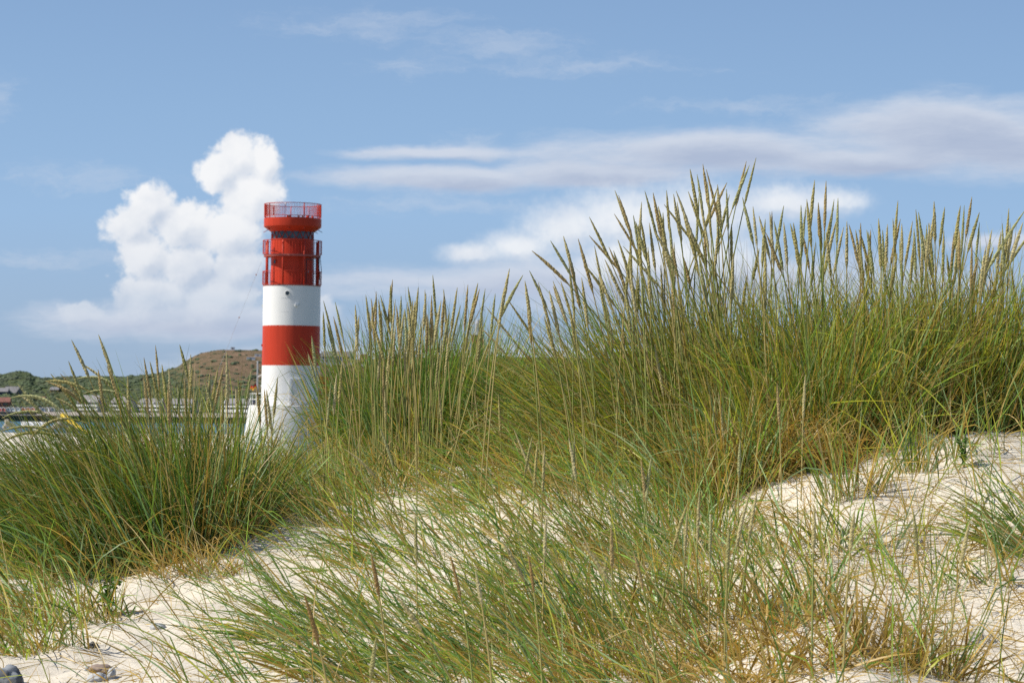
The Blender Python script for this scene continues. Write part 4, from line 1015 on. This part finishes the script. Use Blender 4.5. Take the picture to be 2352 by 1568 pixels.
zr([(75, 930, 11), (180, 980, 30), (230, 945, -27), (195, 1025, -9), (250, 790, -52), (395, 710, -32), (497, 675, -16), (612, 695, -17), (415, 1025, -20), (700, 525, -27), (698, 670, -42), (740, 750, -12), (900, 315, -20), (895, 500, -32), (925, 705, -19), (1025, 770, 6), (890, 790, -18), (1045, 510, -10), (1110, 405, 3), (1135, 320, -16), (1200, 335, -11), (1170, 570, -8), (1305, 315, -5), (1285, 425, -38), (1360, 345, -10), (1380, 320, -21), (1278, 490, -2), (1490, 150, -11), (1545, 190, -9), (1590, 110, -8), (1475, 325, -20), (1625, 250, -5), (1705, 270, -5), (1780, 255, 26), (1775, 305, -3), (1800, 350, 14), (1955, 120, 22), (2008, 60, 14), (1900, 370, -14), (1815, 580, 0), (820, 855, -26), (1160, 760, -3), (770, 1000, -12), (385, 1100, -14), (1935, 980, 8), (1390, 1000, -8), (1140, 1400, -4), (60, 1170, -35), (1240, 560, -14), (1330, 560, -5), (1430, 470, -16), (1560, 350, 3), (1700, 420, -3), (1240, 440, -12), (1100, 520, -10), (540, 850, -14), (960, 820, -16), (1500, 620, -10), (1600, 600, -3), (300, 1040, -16), (640, 1000, -8), (540, 1200, -10), (980, 1080, -8), (1260, 900, -4)], 1148.4, 344.5, .293, -15, 11.0)
zr([(70, 320, -15), (120, 345, 4), (155, 290, -5), (172, 285, 0), (265, 240, 10), (265, 370, -5), (315, 380, -14), (340, 375, -8), (400, 235, 0), (445, 190, -6), (507, 40, 6), (535, 215, -3), (597, 45, 2), (660, 190, 8), (690, 180, 2), (735, 405, 12), (760, 360, 0), (775, 385, -14), (828, 430, -9), (868, 375, 0), (915, 430, -9), (1008, 340, -3), (1040, 430, -3), (1078, 385, 3), (1120, 340, -4), (1160, 200, 5), (1190, 380, 0), (1275, 360, 10), (1300, 270, -6), (1320, 290, -8), (1385, 390, 0), (1443, 205, -2), (1450, 260, 8), (1527, 250, 8), (1650, 240, 8), (1680, 235, 3), (1740, 170, 9), (1800, 370, 5), (1895, 430, 10), (1910, 565, 16), (1978, 380, -2), (2030, 260, 5), (2040, 370, 3), (2160, 270, 34, 1.4), (2140, 370, 18), (1740, 520, 0), (1285, 420, -2), (540, 260, -4), (430, 420, 8), (680, 350, 14, 1.4), (120, 530, 0, 1.6), (860, 520, -6), (1520, 430, 2), (1640, 420, 6), (1850, 560, 8), (1980, 560, 2)], 1722.6, 402, .293, 0, 11.0, .95)
for (x, y, l, f) in [(955, 985, -2, 1.2), (852, 1269, -12, 1), (1034, 1274, -16, 1), (912, 1369, -38, 1), (698, 1361, -18, 1.2), (864, 1463, 8, 1), (1092, 1310, -12, .9), (953, 1180, -3, 1.1), (1152, 1240, -32, 1), (1213, 1269, -10, .8), (870, 975, -22, 1), (790, 1030, -58, 1.1), (1223, 1000, 12, 1), (1235, 1010, 4, 1.3), (1251, 1020, 2, 1.1), (1254, 1187, 2, 1), (1320, 1000, 2, 1), (1306, 1005, -12, .9), (1329, 1238, -40, 1.1), (1404, 1211, -2, 1), (1455, 1265, -16, .9), (1472, 1054, -8, 1), (1496, 1049, 8, 1), (1580, 1153, 20, 1.2), (1607, 1126, 3, 1.1), (1633, 1184, 1, .9), (1578, 1177, 3, 1), (1674, 1211, 2, .9), (1721, 1132, 16, 1.2), (1871, 1160, 2, 1.1), (1963, 1171, 6, 1), (2097, 1168, -8, 1.1), (2228, 1195, 12, 1), (1785, 881, -4, 1), (1600, 838, 14, 1.4), (1570, 765, -8, 1.1), (1090, 900, -8, 1.1), (1145, 905, -4, 1), (1180, 985, -24, 1), (1740, 1125, 12, 1), (1010, 900, -4, .9), (1490, 760, -4, 1.2), (1700, 1010, 2, .9), (1650, 900, -8, 1), (1850, 860, 4, 1)]:
    SP.append((x, y, l, f, None))

extra = []
for (x, y, l, f, Y) in SP:
    if Y is not None and ((Y == 11.0 and random.random() < .62) or (Y == 12.5 and random.random() < .45)) and len(extra) < 90 and x > 790:
        extra.append((x + random.uniform(-26, 26), y + random.uniform(8, 75), l + random.uniform(-11, 9), f * random.uniform(.8, 1.1), Y))
SP += extra
def head_mesh(path, hw, col):
    """bristly spindle along path (list of vectors)"""
    K = len(path) - 1; n = 7; V = []; Fc = []; C = []
    for i, p in enumerate(path):
        t = i / K
        r = hw * (min(1, t * 5 + .25)) * (1 - max(0, (t - .5) / .5) ** 1.8 * .86)
        r *= random.uniform(.94, 1.06)
        d = (path[min(i + 1, K)] - path[max(i - 1, 0)]).normalized()
        a = d.cross(Vector((.3, 1, .2))).normalized(); b_ = d.cross(a)
        for k in range(n):
            q_ = 2 * PI * (k + .5 * (i % 2)) / n; rr = r * random.uniform(.84, 1.2)
            V.append(p + (a * math.cos(q_) + b_ * math.sin(q_)) * rr)
            s = random.uniform(.84, 1.16); C.append(tuple(min(1, c * s * (1.06 if rr > r else .95)) for c in col))
    for i in range(K):
        for k in range(n):
            Fc.append((i * n + k, i * n + (k + 1) % n, (i + 1) * n + (k + 1) % n, (i + 1) * n + k))
    return V, Fc, C
HEADC = [(.40, .34, .13), (.46, .39, .18), (.35, .32, .13), (.50, .43, .22), (.40, .30, .13), (.38, .37, .17)]
GREENISH = [(.24, .26, .08), (.32, .29, .10), (.38, .31, .12)]
cnt = np.zeros(len(tuss), int)
for (x, y, l, hf, Y) in SP:
    if Y is None:
        X0, Yt = ground_hit(x, y, .46)
        droop = False; near = True
    else:
        Yt = Y + random.uniform(-.35, .35); near = False
    tip = at(x, y, Yt)
    la = math.radians(l); dd = random.uniform(-.12, .12)
    hd = Vector((math.sin(la), dd, math.cos(la))).normalized()
    hl = random.uniform(.165, .215) * hf * (1.0 if not near else Yt / 11.5)
    ga = min(abs(la), 1.0) * (1 if la > 0 else -1)
    zg = float(ground(tip.x, Yt)); H = tip.z - zg
    Xr = tip.x - math.tan(min(max(ga, -.75), .75)) * H * .62
    Yr = Yt + random.uniform(-.08, .08)
    if abs(l) > 80: Xr = tip.x + .45 + .2 * random.random()
    zr_ = float(ground(Xr, Yr)) - .02
    root = Vector((Xr, Yr, zr_)); H = max(tip.z - zr_, .25)
    c1_ = root + Vector((-.04 * (1 if la < 0 else -1) * 0, 0, 1)) * H * .4 + Vector((math.sin(ga) * .12 * H, 0, 0))
    if abs(l) > 80: c1_ = root + Vector((-.10, 0, .42)); c2_ = tip - hd * .28 + Vector((0, 0, .06))
    else: c2_ = tip - hd * max(.35 * H, hl * 1.1)
    N = 26
    pts = []
    for i in range(N + 1):
        t = i / N; pts.append(root * (1 - t) ** 3 + c1_ * 3 * t * (1 - t) ** 2 + c2_ * 3 * t * t * (1 - t) + tip * t ** 3)
    # arc length split: the last hl metres carry the head
    acc = 0; i = N
    while i > 1 and acc < hl: acc += (pts[i] - pts[i - 1]).length; i -= 1
    base = i
    stem = pts[:base + 1]
    hp = []
    seg = pts[base:]
    Kh = 30
    cum = [0]
    for a_, b_ in zip(seg, seg[1:]): cum.append(cum[-1] + (b_ - a_).length)
    for k in range(Kh + 1):
        s_ = cum[-1] * k / Kh; j = 0
        while j < len(cum) - 2 and cum[j + 1] < s_: j += 1
        f_ = (s_ - cum[j]) / max(1e-6, cum[j + 1] - cum[j]); hp.append(seg[j].lerp(seg[j + 1], f_))
    dist = np.hypot(troot[:, 0] - Xr, (troot[:, 1] - Yr) * .8); ti = int(np.argmin(dist)); cnt[ti] += 1
    par = tuss[ti]; org = Vector(par.location)
    mb = MB(); mb.tube([p - org for p in stem], [.0028] * (len(stem) - 3) + [.0022] * 3 if len(stem) > 4 else .0026, 4)
    st = mb.build('flower_stalk', M['seed'], par)
    gcol = random.choice(GREENISH)
    a_ = st.data.color_attributes.new('col', 'FLOAT_COLOR', 'POINT'); nv = len(st.data.vertices)
    a_.data.foreach_set('color', np.tile(np.array([*gcol, 1.0], np.float32), nv))
    hc = random.choice(HEADC) if not (Y is None and y > 1230 and random.random() < .6) else (.31, .20, .075)
    V_, F_, C_ = head_mesh([p - org for p in hp], random.uniform(.0054, .0076) * (1.0 if not near else .82), hc)
    hm = bpy.data.meshes.new('seed_head'); hm.from_pydata(V_, [], F_); hm.update()
    a_ = hm.color_attributes.new('col', 'FLOAT_COLOR', 'POINT'); a_.data.foreach_set('color', np.array([(*c, 1.0) for c in C_], np.float32).ravel())
    link('seed_head', hm, M['seed'], st)
print('spikes', len(SP), 'max per tussock', cnt.max())

# ------------------------------------------------------------------ weeds and stones
def weed(px, py, hpx, lab, n):
    X, Y = ground_hit(px, py); z = float(ground(X, Y)); h = hpx * Y / F
    o = empty('green_weed', (X, Y, z), lab, 'weed')
    mb = MB()
    stems = []
    for i in range(4):
        a = random.uniform(0, 2 * PI); tp = Vector((math.cos(a) * h * .28, math.sin(a) * h * .2, h * random.uniform(.7, 1))); mb.tube([(0, 0, -.01), tp * .5 + Vector((0, 0, h * .08)), tp], [.003, .0025, .0015], 4); stems.append(tp)
    st = mb.build('stem', M['weed'], o); a_ = st.data.color_attributes.new('col', 'FLOAT_COLOR', 'POINT'); a_.data.foreach_set('color', np.tile(np.array([.10, .17, .03, 1], np.float32), len(st.data.vertices)))
    V_ = []; F_ = []; C_ = []
    for i in range(n):
        tp = random.choice(stems) * random.uniform(.2, 1.0); a = random.uniform(0, 2 * PI); L = h * random.uniform(.16, .30); wv = L * .28
        d = Vector((math.cos(a), math.sin(a), random.uniform(-.2, .9))).normalized(); s = d.cross(Vector((0, 0, 1))).normalized() * wv; k = len(V_)
        V_ += [tp, tp + d * L * .4 + s, tp + d * L + Vector((0, 0, -L * .1)), tp + d * L * .4 - s]; F_ += [(k, k + 1, k + 2), (k, k + 2, k + 3)]
        c = random.choice([(.09, .19, .03), (.12, .23, .045), (.07, .15, .03)]); C_ += [(*c, 1)] * 4
    m_ = bpy.data.meshes.new('leaves'); m_.from_pydata(V_, [], F_); m_.update(); a_ = m_.color_attributes.new('col', 'FLOAT_COLOR', 'POINT'); a_.data.foreach_set('color', np.array(C_, np.float32).ravel())
    link('leaves', m_, M['weed'], o)
weed(244, 1412, 110, 'bright green leafy weed at the sandy foot of the left grass clump', 90)
weed(2215, 1075, 80, 'small bright green seedling on the sand at the right', 70)
weed(1180, 1300, 45, 'tiny green sprig on the sand in the middle of the slope', 30)
STN = {'stripe': stone_mat('striped_stone', (.085, .095, .11), (.24, .255, .27)), 'brown': stone_mat('brown_stone', (.26, .19, .145)), 'white': stone_mat('chalk_stone', (.46, .46, .455)), 'grey': stone_mat('grey_stone', (.28, .30, .33)), 'dark': stone_mat('dark_stone', (.09, .085, .08))}
def stone(px, py, wpx, hpx, kind, lab, seed, rz=0., dep=.8):
    X, Y = ground_hit(px, py); z = float(ground(X, Y)); s = Y / F; rx = wpx * s / 2; rz_ = hpx * s / 2
    bm = bmesh.new(); bmesh.ops.create_icosphere(bm, subdivisions=4, radius=1.0)
    for v in bm.verts:
        c = v.co.normalized(); q_ = 1 + .22 * mnoise.noise(c * 1.3 + Vector((seed, 0, 0))) + .13 * mnoise.noise(c * 3.2 + Vector((0, seed, 0))) + .035 * mnoise.noise(c * 11 + Vector((seed, seed, 0)))
        v.co = Vector((c.x * rx * q_, c.y * rx * dep * q_, c.z * rz_ * q_ * 1.3))
    me_ = bpy.data.meshes.new('stone'); bm.to_mesh(me_); bm.free(); me_.polygons.foreach_set('use_smooth', [True] * len(me_.polygons))
    o = link('stone', me_, STN[kind], None, (X, Y, z + rz_ * .22)); o.rotation_euler = (0, rz, seed)
    tag(o, lab, 'stone', 'stones lying on the dune sand')
stone(22, 1566, 76, 50, 'stripe', 'large dark grey striped stone in the bottom left corner', 1.3, .35)
stone(232, 1541, 66, 20, 'brown', 'flat brown stone behind two white stones at lower left', 2.2)
stone(203, 1540, 22, 12, 'grey', 'small grey pebble touching the flat brown stone', 5.1)
stone(222, 1564, 48, 22, 'white', 'long white stone at the bottom edge, lower left', 3.7, .15)
stone(255, 1556, 24, 32, 'white', 'upright white stone beside the long white one', 4.4, -.5)
stone(363, 1443, 38, 16, 'white', 'flat white stone alone on the left sand slope', 6.2)
stone(213, 1486, 30, 15, 'dark', 'dark rounded stone half buried at lower left', 7.7)
stone(1772, 1402, 62, 42, 'white', 'pale angular stone among the grass at lower right', 8.1, .2)
stone(1816, 1404, 40, 32, 'grey', 'light grey stone just right of the pale angular stone', 9.4)
stone(1768, 1448, 40, 44, 'grey', 'blue-grey stone below the pale angular stone', 2.9)
stone(2117, 1248, 10, 11, 'dark', 'tiny dark pebble on the open sand at right', 5.5)
sc.cycles.use_denoising = False
sc.cycles.max_bounces = 5; sc.cycles.diffuse_bounces = 2; sc.cycles.transmission_bounces = 3; sc.cycles.glossy_bounces = 2
